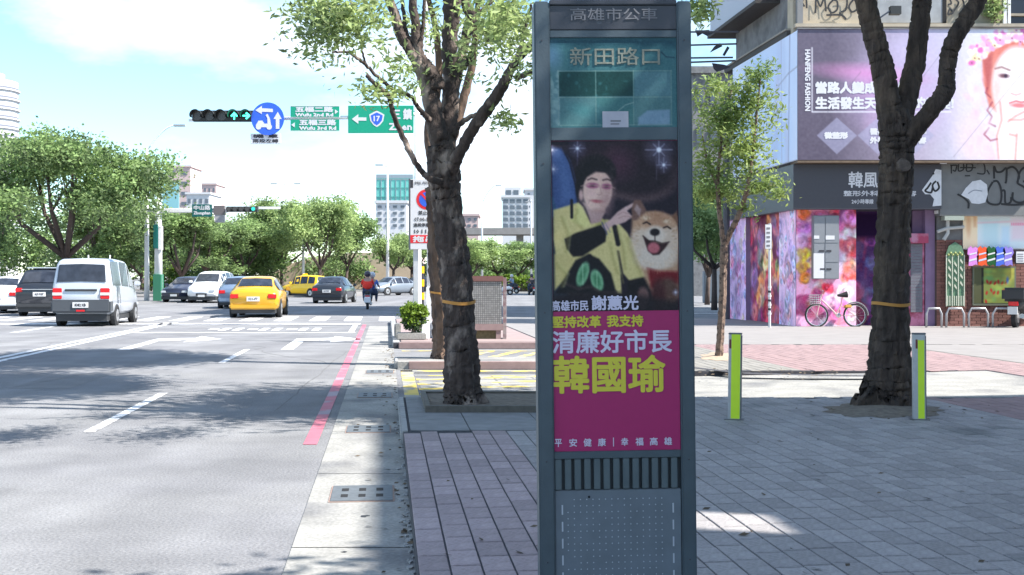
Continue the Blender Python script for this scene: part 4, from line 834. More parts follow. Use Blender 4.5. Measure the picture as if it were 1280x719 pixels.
# street lamps
LAMPG = mat('lamp_head', (.30, .31, .33), .5)
def lamp(label, px, pyb, ptop, arm, Z=None, w=.12, two=False, m=GALV):
    b = G(px, pyb); k = b.y / F; t = thing('street_lamp', label, 'street lamp', b, group='street lamps along the roads'); H = (pyb - ptop) * k
    MB().tube([(0, 0, 0), (0, 0, H * .5), (0, 0, H)], [w * 1.25, w, w * .6], 10).build('pole', m, t, smooth=True)
    for sgn in ((1, -1) if two else (1,)):
        a = [(0, 0, H * .98)]
        for i in range(1, 8): u = i / 7; a.append((sgn * arm[0] * k * u, 0, H * .98 + arm[1] * k * math.sin(u * math.pi / 2)))
        MB().tube(a, w * .35, 6).build('arm', m, t, smooth=True); e = a[-1]
        MB().box(e[0] - .1, e[0] + sgn * .6 if sgn > 0 else e[0] + .1, -.12, .12, e[2] - .07, e[2] + .05).build('lamp_head', LAMPG, t) if sgn > 0 else MB().box(e[0] - .6, e[0] + .1, -.12, .12, e[2] - .07, e[2] + .05).build('lamp_head', LAMPG, t)
    return t
lamp('tall white street lamp with curved arm standing left of the far mast', 183.5, 376, 185, (36, 32), w=.13, m=PWH)
lamp('pale street lamp between the trees above the scooter riders', 484.5, 366, 205, (-14, 2), w=.13, m=PWH)
lamp('street lamp with a long curved arm just left of the totem', 602.5, 361, 252, (18, 22), w=.12)
lamp('two-armed far street lamp rising behind the trees in mid picture', 357, 362, 228, (12, 1), w=.10, two=True)
o = lamp('short pale post by the yellow van in front of the trees', 379, 366, 292, (-4, 0), w=.12, m=PWH)
lamp('pale pole right beside the left edge of the totem', 664, 362, 250, (-6, 0), w=.1)
# ================================================================== CORNER BUILDING
BZ = 32.2; bk = BZ / F
def X_(px, Z=BZ): return (px - CX) / F * Z
def Z_(py, Z=BZ): return CAMZ + (HY - py) / F * Z
DX, DY = -math.sin(AL), math.cos(AL)                                # the way the street runs
bd = thing('clinic_building', 'corner shop building with flower-painted walls and graffiti on its upper floor', 'building', (0, 0, SW))
def bb(name, px0, px1, py0, py1, y0, y1, m, parent=bd, bev=0.0):      # front-parallel box, photo rows/columns on the plane BZ; y0,y1 metres behind it
    return MB().box(X_(px0), X_(px1), BZ + y0, BZ + y1, Z_(py1) - SW, Z_(py0) - SW).build(name, m, parent, bevel=bev)
def sheared(name, x0, x1, y0, y1, z0, z1, m, parent=bd):             # side faces follow the street
    pts = [(x0 + DX / DY * y0, BZ + y0), (x1 + DX / DY * y0, BZ + y0), (x1 + DX / DY * y1, BZ + y1), (x0 + DX / DY * y1, BZ + y1)]
    return MB().prism(pts, z0 - SW, z1 - SW).build(name, m, parent)
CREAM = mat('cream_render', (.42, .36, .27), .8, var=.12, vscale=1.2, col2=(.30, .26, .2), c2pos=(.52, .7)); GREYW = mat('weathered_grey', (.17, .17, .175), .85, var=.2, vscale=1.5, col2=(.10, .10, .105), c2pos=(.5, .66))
DKP = mat('dark_purple', (.04, .03, .055), .7, var=.2); PURP = mat('purple_wall', (.24, .16, .28), .7, var=.1, vscale=2); BRK = mat('red_brick', (.20, .09, .075), .85, rnd=.22); MORT = mat('brick_mortar', (.10, .07, .065), .9)
ROLL = mat('roller_shutter', (.16, .16, .19), .5, metal=.2, var=.1); LEDGE = mat('brown_ledge', (.14, .10, .07), .85, var=.3, vscale=3)
# masses
sheared('upper_wall', X_(996), 26, .55, 5.6, Z_(262), 9.35, GREYW)
sheared('ground_floor_core', 8.6, 26, 3.0, 5.8, SW, Z_(262), DKP)
sheared('roof_slab', X_(985), 26.3, .3, 6.0, 9.35, 9.5, GREYW)
# flower painting
def roses(x0, x1, h, seed, pal, nx=110, big=1.0, base=(150, 90, 150), anchors=()):
    w = x1 - x0; ny = int(nx * h / max(w, .01)); A = Art(0, 0, w, h, nx, min(ny, 260), base); r = np.random.default_rng(seed)
    L = [(r.uniform(0, w), r.uniform(0, h), r.uniform(.16, .42) * big, pal[r.integers(len(pal))]) for _ in range(int(26 * w * h / big / 4) + 10)] + list(anchors)
    for (cx, cy, rad, c) in L:
        c = np.array(c, float); t0 = r.uniform(0, 360)
        for k in range(11):
            t = t0 + k * 137.5 + r.uniform(-25, 25); f = 1 - k * .085; ro = rad * .52 * f
            cc = np.clip(c * r.uniform(.6, 1.35) + r.uniform(-16, 16, 3), 8, 252); A.ell(cx + math.cos(R(t)) * ro, cy + math.sin(R(t)) * ro, rad * .5 * f * r.uniform(.8, 1.3), rad * .26 * f * r.uniform(.8, 1.3), cc, t + 90 + r.uniform(-30, 30), .03, .85)
            a0 = R(t - 40); a1 = R(t + 40); A.line([(cx + math.cos(a0) * ro * 1.4, cy + math.sin(a0) * ro * 1.4), (cx + math.cos(R(t)) * ro * 1.6, cy + math.sin(R(t)) * ro * 1.6), (cx + math.cos(a1) * ro * 1.3, cy + math.sin(a1) * ro * 1.3)], .012, np.clip(cc * 1.35 + 24, 0, 252) if k % 2 else cc * .55, .02, .6)
    for _ in range(int(22 * w * h)):
        a = r.uniform(0, w), r.uniform(0, h); d = r.uniform(-.3, .3, 2); A.line([a, (a[0] + d[0] * .3, a[1] + d[1])], r.uniform(.01, .05), np.array(pal[r.integers(len(pal))]) * r.uniform(.6, 1.1), .04, .5)
    for _ in range(int(6 * w * h)): A.ell(r.uniform(0, w), r.uniform(0, h), r.uniform(.05, .2), r.uniform(.1, .4), (150, 130, 165), r.uniform(-30, 30), .1, .3)
    A.soften(2); A.grain(6, 1, seed); return A
PK = [(236, 100, 150), (244, 150, 192), (248, 205, 225), (228, 80, 90), (252, 235, 242), (216, 90, 140), (238, 140, 120)]
ph = Z_(262) - SW
# front pillar: photo columns 995-1070
sheared('corner_pillar', X_(995), X_(1070), .0, 1.35, SW, Z_(258), PURP)
anc = [(.35, 2.55, .62, (214, 70, 130)), (1.15, 2.75, .5, (246, 130, 190)), (1.45, 1.0, .42, (232, 60, 60)), (1.42, 1.75, .34, (235, 90, 70)), (1.4, .2, .36, (226, 120, 200)), (.2, .5, .3, (220, 110, 190)), (.15, .85, .3, (240, 150, 200)),
       (.2, 1.2, .26, (246, 190, 40)), (.18, 1.55, .26, (240, 160, 40)), (.25, 1.85, .22, (236, 130, 30)), (.2, .08, .26, (226, 90, 40)), (.85, 2.1, .22, (226, 40, 60)), (.95, 2.5, .35, (250, 190, 225)), (1.3, 2.2, .3, (248, 210, 225))]
roses(0, X_(1070) - X_(995), ph, 5, PK, 110, 1.0, (240, 170, 205), anc).sheet('front_mural', (X_(995) + .002, BZ - .012, ph), (X_(1070) - .002, BZ - .012, ph), (X_(995) + .002, BZ - .012, .0), PAINTED, bd, 1.3)
def side_mural(xs, y0, y1, seed, pal, base, z1=ph, big=.8, nx=90, gain=1.0):  # on a face running along the street at front x = xs
    A = roses(0, y1 - y0, z1, seed, pal, nx, big, base)
    return A.sheet('side_mural', (xs + DX / DY * y1 - .012, BZ + y1, z1), (xs + DX / DY * y0 - .012, BZ + y0, z1), (xs + DX / DY * y1 - .012, BZ + y1, .0), PAINTED, bd, gain)
LV = [(205, 170, 220), (236, 176, 214), (176, 180, 226), (220, 136, 180), (244, 212, 238), (232, 156, 156)]
side_mural(X_(995), 0, 1.35, 7, LV, (232, 190, 218), gain=1.35)
sheared('side_pillar', X_(995) + .0, X_(995) + .40, 4.45, 6.2, SW, Z_(258), PURP); side_mural(X_(995), 4.45, 6.2, 8, [(232, 176, 222), (206, 160, 220), (240, 200, 180), (170, 170, 220), (220, 120, 160)], (228, 190, 226), gain=1.35)
# recess behind the side arcade, with big roses
DR = [(206, 66, 76), (232, 140, 84), (220, 170, 116), (150, 46, 76), (120, 80, 120), (180, 90, 90), (96, 106, 80)]
sheared('arcade_back_wall', X_(995) + .14, X_(995) + .5, 1.35, 4.45, SW, Z_(258), DKP); side_mural(X_(995) + .14, 1.35, 4.45, 9, DR, (96, 44, 66), big=1.5, nx=130, gain=1.6)
# front: dark passage, purple jambs, shutter
A = roses(0, X_(1144) - X_(1070), ph, 12, [(190, 70, 110), (130, 70, 150), (110, 120, 180), (220, 80, 110)], 100, 1.0, (96, 64, 120)); A.poly([(0, 0), (2, 0), (2, .75), (0, .75)], (50, 30, 70), .1)
bb('passage_wall', 1070, 1146, 258, 410, .9, 1.1, DKP); A.sheet('passage_mural', (X_(1070), BZ + .89, ph), (X_(1146), BZ + .89, ph), (X_(1070), BZ + .89, 0), PAINTED, bd)
bb('jamb', 1128, 1136, 262, 409, .1, 1.2, PURP); bb('jamb', 1158.5, 1170.5, 262, 409, .12, 1.8, PURP)
bb('shutter_box', 1134, 1160, 292, 304, -.04, .5, mat('pink_red_paint', (.36, .05, .11), .7, col2=(.45, .2, .3), vscale=3))
sb2 = bb('shutter_frame', 1138, 1157, 304, 409, .10, .3, mat('pink_paint', (.50, .18, .30), .7, col2=(.3, .05, .1), vscale=4))
for k in range(22): bb('shutter_slat', 1139.5, 1154, 305 + k * 3.9, 308.6 + k * 3.9, .06, .1, ROLL, sb2)
bb('upper_jamb', 1146, 1171, 262, 304, .36, .5, PURP)
# brick shop to the right (photo columns 1170 - past the frame)
bb('brick_backing', 1170.6, 1400, 300, 409, .02, .5, MORT)
nb = 0; bm_ = MB(); rr = random.Random(8)
for row in range(29):
    z1 = 300 + row * 3.76; off = (row % 2) * 5.5
    for c in range(14):
        a = max(1171, 1171 + c * 11 - off); b = min(1171 + c * 11 - off + 10.3, 1310)
        if b - a < 1: continue
        bm_.box(X_(a), X_(b), BZ - .004 - rr.uniform(0, .006), BZ + .02, Z_(z1 + 3.3) - SW, Z_(z1) - SW)
o = bm_.build('bricks', BRK, bd); o['kind'] = 'stuff'
bb('window_surround', 1215, 1269, 333, 382, -.05, .02, mat('green_grey_frame', (.13, .14, .10), .7)); bb('shopfront_wall', 1172, 1400, 264, 300, .02, .5, GREYW)
A = Art(0, 0, 52, 46, 100, 90, (120, 130, 70)); r_ = np.random.default_rng(2); A.poly([(0, 0), (9, 0), (9, 46), (0, 46)], (84, 86, 62)); A.poly([(9, 0), (12, 0), (12, 46), (9, 46)], (46, 44, 40))
for k in range(40): A.ell(r_.uniform(14, 50), r_.uniform(2, 44), r_.uniform(1, 5), r_.uniform(1, 4), (150, 170, 80) if k % 2 else (104, 150, 90), 0, 1.5, .6)
for k in range(13): A.ell(16 + (k % 6) * 5.2 + r_.uniform(-1, 1), 19 + (k // 6) * 12 + r_.uniform(-2, 2), 1.3, 2.4, (170, 40, 40), r_.uniform(-30, 30), .8)
A.ell(45, 10, 6, 16, (190, 170, 80), 20, 3, .6); A.ell(46, 38, 7, 6, (215, 110, 110), 0, 2, .7); A.ell(43, 16, 1.6, 4, (90, 120, 170), 0, 1)
A.sheet('window_painting', (X_(1217), BZ - .055, Z_(335) - SW), (X_(1267), BZ - .055, Z_(335) - SW), (X_(1217), BZ - .055, Z_(379) - SW), PRINT, bd)
# poster fascia: cream then pale blue
A = Art(0, 0, 80, 40, 160, 80, (250, 226, 190)); A.poly([(18, 0), (80, 0), (80, 40), (18, 40)], (222, 236, 240), 1); A.ell(7, 13, 3, 12, (232, 190, 150), 0, 1.5); A.poly([(13, 2), (17, 2), (17, 15), (13, 15)], (232, 190, 150), 1.5)
A.poly([(24, 8), (44, 8), (44, 38), (24, 38)], (196, 228, 236), 3, .8); A.line([(18, 10), (80, 8)], 1.2, (240, 190, 200), 1.5, .8); A.poly([(48, 14), (58, 14), (58, 36), (48, 36)], (205, 230, 245), 2); A.poly([(60, 4), (78, 4), (78, 30), (60, 30)], (240, 215, 225), 3, .8)
for k in range(8): A.poly([(60 + k * 2.2, 10), (61.4 + k * 2.2, 10), (61.4 + k * 2.2, 13), (60 + k * 2.2, 13)], (240, 150, 180), .6)
bb('fascia_panel', 1203, 1400, 267, 312, -.04, .02, mat('pale_fascia', (.5, .5, .5), .6)); A.sheet('fascia_print', (X_(1203), BZ - .045, Z_(268) - SW), (X_(1283), BZ - .045, Z_(268) - SW), (X_(1203), BZ - .045, Z_(311) - SW), PRINT, bd)
bb('white_lintel', 1168, 1400, 263.5, 267.5, -.18, .02, PWH)
pgl = mat('grey_pipe', (.45, .45, .44), .5)
MB().tube([(X_(1183), BZ - .1, Z_(268) - SW), (X_(1183), BZ - .1, Z_(292) - SW), (X_(1178), BZ - .1, Z_(300) - SW)], .05, 8).build('pipe', pgl, bd); MB().tube([(X_(1170), BZ - .1, Z_(290) - SW), (X_(1181), BZ - .12, Z_(286) - SW), (X_(1203), BZ - .1, Z_(284) - SW)], .045, 8).build('pipe', pgl, bd)
MB().box(X_(1176), X_(1200), BZ - .3, BZ + .0, Z_(276) - SW, Z_(270) - SW).build('unit_bracket', mat('pale_green_metal', (.32, .36, .31), .5), bd)
# graffiti board above (photo columns 1170 on)
gb = tag(MB().box(X_(1170), X_(1420), BZ - .30, BZ + .3, Z_(270.5), Z_(200)).build('graffiti_fascia', mat('grey_fascia', (.16, .165, .165), .7, var=.12, vscale=1.5)), 'grey fascia board sprayed with big black outlined graffiti letters', 'sign board')
def spray(name, pts, w, m, y, parent, closed=False):
    pts = [Vector((X_(a), y, Z_(b))) for a, b in pts]
    if closed: pts.append(pts[0])
    pts, _ = refine(pts, [1] * len(pts), 5); mb = MB(); n = len(pts)
    for i in range(n - 1):
        d = (pts[i + 1] - pts[i]); 
        if d.length < 1e-6: continue
        d.normalize(); s = Vector((-d.z, 0, d.x)) * (w / 2); e = d * w * .2; mb.quad(pts[i] - s - e, pts[i + 1] - s + e, pts[i + 1] + s + e, pts[i] + s - e)
        mb.v[-4:] = [(v[0], v[1] - .00012 * i, v[2]) for v in mb.v[-4:]]
    return mb.build(name, m, parent)
PT = mat('spray_black', (.02, .02, .022), .6); PTW = mat('spray_white', (.62, .63, .66), .6, var=.1, vscale=4); yy = BZ - .306
for pts in ([(1235, 229), (1229, 240), (1228, 251), (1233, 256), (1243, 256), (1246, 248), (1245, 236), (1241, 228), (1236, 228)], [(1237, 224), (1237, 210), (1240, 216), (1246, 216), (1252, 212), (1252, 226), (1251, 230)], [(1252, 213), (1259, 210), (1265, 214), (1268, 222), (1266, 230), (1275, 236), (1278, 246), (1274, 253), (1266, 254), (1260, 250), (1260, 242)],
            [(1246, 240), (1250, 240), (1251, 255), (1257, 254), (1258, 248)], [(1266, 230), (1269, 216), (1276, 210), (1284, 209), (1292, 214)], [(1273, 228), (1290, 228)], [(1278, 254), (1290, 248), (1295, 236)], [(1246, 256), (1262, 257), (1290, 255)]):
    spray('graffiti_line', pts, .055, PT, yy, gb)
for pts in ([(1184, 208), (1184, 218)], [(1183, 208), (1190, 208)], [(1186, 214), (1189, 215), (1191, 208)], [(1193, 207), (1193, 215), (1199, 213), (1199, 206)], [(1195, 211), (1207, 211)], [(1203, 206), (1203, 215), (1209, 214), (1210, 207), (1204, 206)], [(1205, 211), (1214, 211)], [(1216, 206), (1224, 206), (1225, 218), (1216, 218)], [(1228, 214), (1231, 219)], [(1201, 221), (1207, 221)]):
    spray('graffiti_line', pts, .035, PT, yy, gb)
MB().slabxz([(X_(a), Z_(b)) for a, b in ((1196, 245), (1202, 236), (1210, 228), (1220, 226), (1228, 232), (1229, 244), (1226, 254), (1218, 256), (1209, 255), (1206, 250))], yy - .002, yy + .002).build('graffiti_patch', PTW, gb)
spray('graffiti_line', [(1192, 244), (1199, 248), (1205, 254), (1205, 261)], .05, PT, yy - .004, gb); spray('graffiti_line', [(1205, 243), (1212, 239), (1222, 240)], .03, mat('spray_grey', (.3, .32, .36), .6), yy - .004, gb)
# dark clinic sign
DSG = mat('charcoal_sign', (.060, .062, .075), .45, var=.05)
ds = thing('clinic_sign', 'charcoal clinic sign with white characters wrapping round the corner', 'shop sign', (0, 0, 0))
bx0, bx1 = X_(988), X_(1171); q0 = -.34
MB().prism([(bx0 - DX / DY * 0, BZ + q0), (bx1, BZ + q0), (bx1, BZ + .54), (bx0 + DX / DY * .8 + .2, BZ + .54), (bx0 + DX / DY * 6.6 + .2, BZ + 6.3), (bx0 + DX / DY * 6.6, BZ + 6.3)], Z_(262.5), Z_(207)).build('sign_box', DSG, ds)
MB().prism([(bx0 + .1, BZ + q0 + .06), (bx1, BZ + q0 + .06), (bx1, BZ + .5), (bx0 + .2, BZ + .5)], Z_(206.9), Z_(200)).build('ledge', LEDGE, ds)
def sl(s, a, b, c, d, bold): lettering(s, X_(a), X_(b), Z_(d), Z_(c), BZ + q0 - .004, SIGNW, ds, bold=bold, res=2)
sl('韓風診所', 1056, 1130, 216, 236, .008); sl('整形外科·醫學美容', 1050, 1140, 239.5, 246.5, .003); sl('24小時專線', 1060, 1087, 250, 256, .002); sl('07-2220', 1091, 1122, 249.5, 256.5, .004)
# white splash tag at the sign's end
for pts in ([(1147, 239), (1160, 221), (1164, 213), (1171, 214), (1171, 258), (1160, 259), (1162, 250), (1157, 244), (1151, 244)],):
    MB().slabxz([(X_(a), Z_(b)) for a, b in pts], BZ + q0 - .006, BZ + q0 - .002).build('paint_splash', PTW, ds)
spray('paint_mark', [(1158, 230), (1154, 236), (1151, 240), (1158, 242), (1160, 236)], .05, PT, BZ + q0 - .009, ds); spray('paint_mark', [(1164, 228), (1160, 233), (1163, 240), (1168, 236), (1166, 229)], .05, PT, BZ + q0 - .009, ds)
MB().disc((X_(1161), BZ + q0 - .0095, Z_(218.5)), .03, n=8).build('paint_mark', PT, ds)
wr = MB().box(X_(1167), X_(1175), BZ - .5, BZ - .46, Z_(207), Z_(199)).build('white_rag', PTW, None); tag(wr, 'torn white board scrap stuck up where dark sign and graffiti fascia meet', 'scrap board'); 
# billboard
bbd = thing('billboard', 'large lilac clinic billboard with a flower-crowned model printed on it', 'billboard', (0, 0, 0)); bq = -.62
NX0, NX1 = X_(997, BZ + bq), X_(1330, BZ + bq); zt, zb = Z_(36.5, BZ + bq), Z_(200, BZ + bq)
MB().prism([(NX0, BZ + bq), (NX1, BZ + bq), (NX1, BZ + bq + .5), (NX0 + .25, BZ + bq + .5)], zb, zt).build('board', mat('board_lilac', (.25, .25, .3), .6), bbd)
A = Art(1000 - 3, 36.5, 1330, 200, 330, 170, (140, 138, 160))
t = np.clip((A.X - 1040) / 210, 0, 1)[..., None]; t2 = np.clip((A.Y - 40) / 160, 0, 1)[..., None]
c1 = np.array((106, 99, 116.)); c2 = np.array((182, 170, 192.)); c3 = np.array((228, 236, 248.)); A.C = np.where(t < .5, c1 + (c2 - c1) * t * 2, c2 + (c3 - c2) * (t * 2 - 1)); A.C -= t2 * 10 * (1 - t)
A.ell(1128, 120, 62, 46, (206, 180, 226), 0, 26, .6); A.ell(1085, 92, 48, 8, (226, 150, 206), 5, 7, .8); A.ell(1098, 104, 30, 22, (214, 160, 214), 0, 12, .5); A.ell(1140, 60, 40, 24, (214, 204, 240), 0, 20, .6)
A.ell(1105, 158, 22, 26, (206, 168, 208), 0, 10, .45)
for cx in (1046, 1097, 1143): A.poly([(cx, 147), (cx + 25, 169.5), (cx, 193), (cx - 25, 169.5)], (168, 168, 198), .6, .62)
A.line([(1015, 60), (1015, 140), (1188, 140)], 1.1, (240, 240, 250))
# the model: flower crown, hair, face, raised hand, all in pinks
A.ell(1215, 110, 20, 60, (240, 226, 240), 5, 14, .6); A.ell(1222, 175, 26, 30, (242, 214, 228), 0, 12, .7)
A.poly([(1240, 80), (1250, 60), (1275, 50), (1300, 56), (1318, 90), (1316, 200), (1245, 200), (1252, 170), (1238, 130)], (250, 236, 240), 2)
A.poly([(1228, 74), (1238, 64), (1262, 52), (1290, 50), (1312, 70), (1322, 120), (1312, 118), (1304, 84), (1286, 66), (1264, 66), (1248, 80), (1242, 108), (1245, 140), (1236, 132), (1228, 100)], (226, 128, 116), 2); A.poly([(1229, 76), (1240, 66), (1240, 100), (1234, 116)], (190, 96, 98), 2, .8)
A.ell(1272, 106, 32, 48, (252, 242, 244), 0, 2.5); A.ell(1246, 112, 6, 26, (248, 206, 200), 0, 5, .8)
A.line([(1244, 86), (1252, 84), (1262, 88)], 1.8, (150, 110, 110), 1.2); A.ell(1255, 95, 6, 2.6, (120, 84, 96), 4, 1.2); A.ell(1257, 95, 2, 2.2, (66, 50, 70)); A.line([(1290, 86), (1300, 84), (1308, 88)], 1.8, (150, 110, 110), 1.2); A.ell(1297, 95, 6, 2.6, (120, 84, 96), -4, 1.2)
A.line([(1264, 117), (1270, 119), (1276, 117)], 1.2, (214, 160, 160)); A.line([(1262, 129), (1270, 126.5), (1276, 128), (1286, 127)], 1.8, (214, 100, 110), 1); A.ell(1273, 132, 10, 3, (238, 140, 146), 0, 1.2)
A.poly([(1254, 132), (1266, 134), (1290, 140), (1300, 165), (1296, 200), (1250, 200), (1244, 165)], (254, 240, 238), 2)
for pts in ([(1250, 128), (1252, 150), (1246, 170), (1248, 198)], [(1260, 152), (1270, 145), (1280, 140)], [(1262, 150), (1276, 150), (1290, 146)], [(1262, 168), (1270, 170)], [(1271, 168), (1269, 199)], [(1288, 160), (1292, 198)]): A.line(pts, 1.5, (226, 132, 128), 1.5, .8)
for pts in ([(1234, 110), (1232, 116), (1238, 122)], [(1240, 128), (1234, 138), (1240, 146), (1236, 154), (1244, 158)], [(1236, 160), (1230, 168), (1238, 176), (1246, 174)]): A.line(pts, 1.6, (150, 60, 80), 1.2, .8)
r_ = np.random.default_rng(6)
for k in range(150):
    u = r_.uniform(0, 1); cx = 1212 + 108 * u; cy = 74 - 32 * math.sin(u * math.pi * .92) + r_.uniform(-13, 11)
    c = [(246, 236, 214), (250, 244, 246), (238, 170, 214), (228, 120, 190), (250, 228, 180), (240, 200, 225)][r_.integers(6)]
    A.ell(cx, max(cy, 38), r_.uniform(1.5, 5), r_.uniform(1.5, 4), c, r_.uniform(0, 180), 1.0)
    if k % 5 == 0: A.ell(cx, max(cy, 38), .9, .9, (150, 90, 110), 0, .6)
for k in range(24): A.ell(r_.uniform(1210, 1244), r_.uniform(80, 198), r_.uniform(2, 7), r_.uniform(1.5, 5), [(248, 214, 232), (240, 190, 216), (252, 240, 248)][k % 3], r_.uniform(0, 180), 3, .55)
for a, b in (((1000, 182), (1076, 90)), ((1076, 198), (1180, 62)), ((1192, 196), (1282, 86)), ((1282, 86), (1320, 40))): A.line([a, b], .5, (110, 104, 120), .5, .6)
A.grain(3, 2, 3)
ysurf = BZ + bq - .006
A.sheet('billboard_print', (NX0, ysurf, zt), (NX1, ysurf, zt), (NX0, ysurf, zb), PRINT, bbd, gain=.9)
def BX(px): return X_(px, BZ + bq)
def BZZ(py): return Z_(py, BZ + bq)
def bl(s, a, b, c, d, bold, vertical=False): lettering(s, BX(a), BX(b), BZZ(d), BZZ(c), ysurf - .004, WL2, bbd, bold=bold, res=2, vertical=vertical)
WL2 = mat('billboard_white', (.68, .68, .72), .5); bl('當路人變成', 1019, 1096, 102, 117.5, .018); bl('路人甲', 1100, 1148, 102, 117.5, .018); bl('生活發生天翻地覆的改變!', 1019, 1192, 121, 137, .018)
bl('微整形', 1030, 1060, 165, 174, .016); bl('醫美', 1087, 1107, 160, 169, .014); bl('外科', 1087, 1107, 171, 180, .014); bl('醫學', 1135, 1158, 160, 169, .014); bl('美容', 1135, 1158, 171, 180, .014)
bl('HANFENG FASHION', 1006, 1013, 62, 139, .008, True)
MB().prism([(NX0 - .01, BZ + bq - .03), (NX1, BZ + bq - .03), (NX1, BZ + bq + .03), (NX0 - .01, BZ + bq + .03)], zt, zt + .03).build('top_rail', GREYW, bbd)
MB().prism([(NX0, BZ + bq), (NX1, BZ + bq), (NX1, BZ + .2), (NX0, BZ + .2)], zb - .07, zb - .005).build('bottom_ledge', LEDGE, bbd)
# side billboard, pale, running along the street face
A = Art(0, 0, 100, 100, 140, 110, (206, 216, 240)); r_ = np.random.default_rng(4)
A.ell(30, 45, 22, 34, (150, 190, 232), 20, 14, .8); A.ell(70, 70, 14, 30, (160, 190, 236), -10, 12, .7); A.ell(72, 50, 3, 44, (186, 176, 206), 4, 3, .7); A.ell(84, 60, 2, 46, (184, 180, 206), -3, 2.5, .6); A.ell(45, 20, 25, 12, (166, 196, 236), 0, 12, .6)
for k in range(12): A.ell(r_.uniform(5, 95), r_.uniform(5, 95), r_.uniform(4, 14), r_.uniform(6, 20), (214, 222, 244) if k % 2 else (182, 200, 232), r_.uniform(-20, 20), 8, .5)
A.line([(90, 0), (88, 100)], 1.2, (150, 150, 180)); A.line([(78, 0), (79, 100)], .8, (170, 170, 196)); A.line([(88, 30), (100, 28)], 1, (150, 150, 170)); A.line([(74, 36), (88, 30)], 1, (150, 150, 170))
sbx = NX0 + .005; L_ = 5.9; sb_ = thing('side_billboard', 'pale blue billboard on the street side of the corner building, behind the young tree', 'billboard', (0, 0, 0))
MB().prism([(sbx, BZ + bq + .02), (sbx + .22, BZ + bq + .52), (sbx + DX / DY * (L_) + .22, BZ + bq + L_), (sbx + DX / DY * L_, BZ + bq + L_)], zb, zt - .02).build('board', mat('board_pale', (.45, .47, .55), .6), sb_)
A.sheet('side_print', (sbx + DX / DY * L_ - .008, BZ + bq + L_, zt - .03), (sbx - .008, BZ + bq + .02, zt - .03), (sbx + DX / DY * L_ - .008, BZ + bq + L_, zb + .02), PRINT, sb_)
MB().box(0, .02, 0, 1, 0, 1).build if 0 else None
# upper floor: cream front with openings, side wall with window, eaves
uz0, uz1 = Z_(34), 11.6
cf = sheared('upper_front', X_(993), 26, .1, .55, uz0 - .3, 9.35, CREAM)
yf = BZ + .096
bb('concrete_panel', 1098, 1183, -18, 28, .06, .1, mat('pale_concrete_panel', (.30, .31, .32), .8, var=.2, vscale=1.4)); bb('panel_shade_gap', 1179, 1184, -18, 28, .05, .1, HOLE)
bb('dark_window', 1262, 1330, -18, 31, .06, .1, mat('dark_glass', (.02, .022, .03), .15)); bb('window_sill', 1259, 1335, 17, 20, -.02, .1, CREAM)
bb('ledge', 993, 1335, 30.5, 34.5, -.12, .1, CREAM)
sheared('column', X_(996), X_(1003), -.05, .1, uz0 - .3, 9.35, mat('grey_column', (.2, .2, .2), .8)); bb('down_pipe', 1252.5, 1256.5, -20, 34, -.1, .02, PWH); bb('down_pipe', 1259, 1262, -20, 34, -.08, .02, PWH)
gt_ = lambda pts, w=.05, m=PT: spray('graffiti_line', pts, w, m, BZ + .055, bd)
for pts in ([(1020, 22), (1021, 4), (1026, 14), (1031, 4), (1033, 20)], [(1042, 6), (1036, 14), (1040, 22), (1047, 18), (1047, 8), (1042, 6)], [(1050, 5), (1059, 5), (1058, 18), (1052, 21)], [(1067, 6), (1062, 14), (1066, 21), (1073, 16), (1071, 7), (1067, 6)], [(1034, 25), (1052, 25), (1058, 30), (1050, 22)], [(1000, 6), (1001, 18)], [(1006, 14), (1003, 8), (1008, 4), (1009, 16)],
            [(1187, 3), (1190, 10), (1186, 12)], [(1188, 17), (1192, 22), (1186, 24), (1188, 17)], [(1194, 4), (1199, 10), (1193, 20)], [(1203, 2), (1206, 14), (1200, 24)]): gt_([(a, b - 1) for a, b in pts])
for b_ in bd.children:
    pass
# lamp box on its stay
lb = thing('flood_lamp', 'small dark floodlight box on a stay above the billboard', 'lamp', (0, 0, 0)); MB().box(X_(1107), X_(1120), BZ - .45, BZ - .25, Z_(22), Z_(12)).build('housing', BLK, lb); MB().tube([(X_(1108), BZ - .35, Z_(17)), (X_(1096), BZ - .2, Z_(25)), (X_(1092), BZ - .1, Z_(33))], .025, 6).build('stay', STD, lb)
pl_ = thing('balcony_plant', 'green plant growing out beside the white pipe over the billboard', 'plant', P(1243, 33, BZ - .1)); obj('leaves', leaf_mesh('leaves', in_blobs([(0, 0, .5, .38, .15, .45), (-.2, 0, .9, .3, .15, .3)], 700, 8, .08, .6, seed=3), .13, .4, 1, 4), LEAFA, pl_); MB().tube([(0, 0, 0), (.02, 0, .4), (-.1, 0, .9)], .02, 5).build('stem', BARK4, pl_)
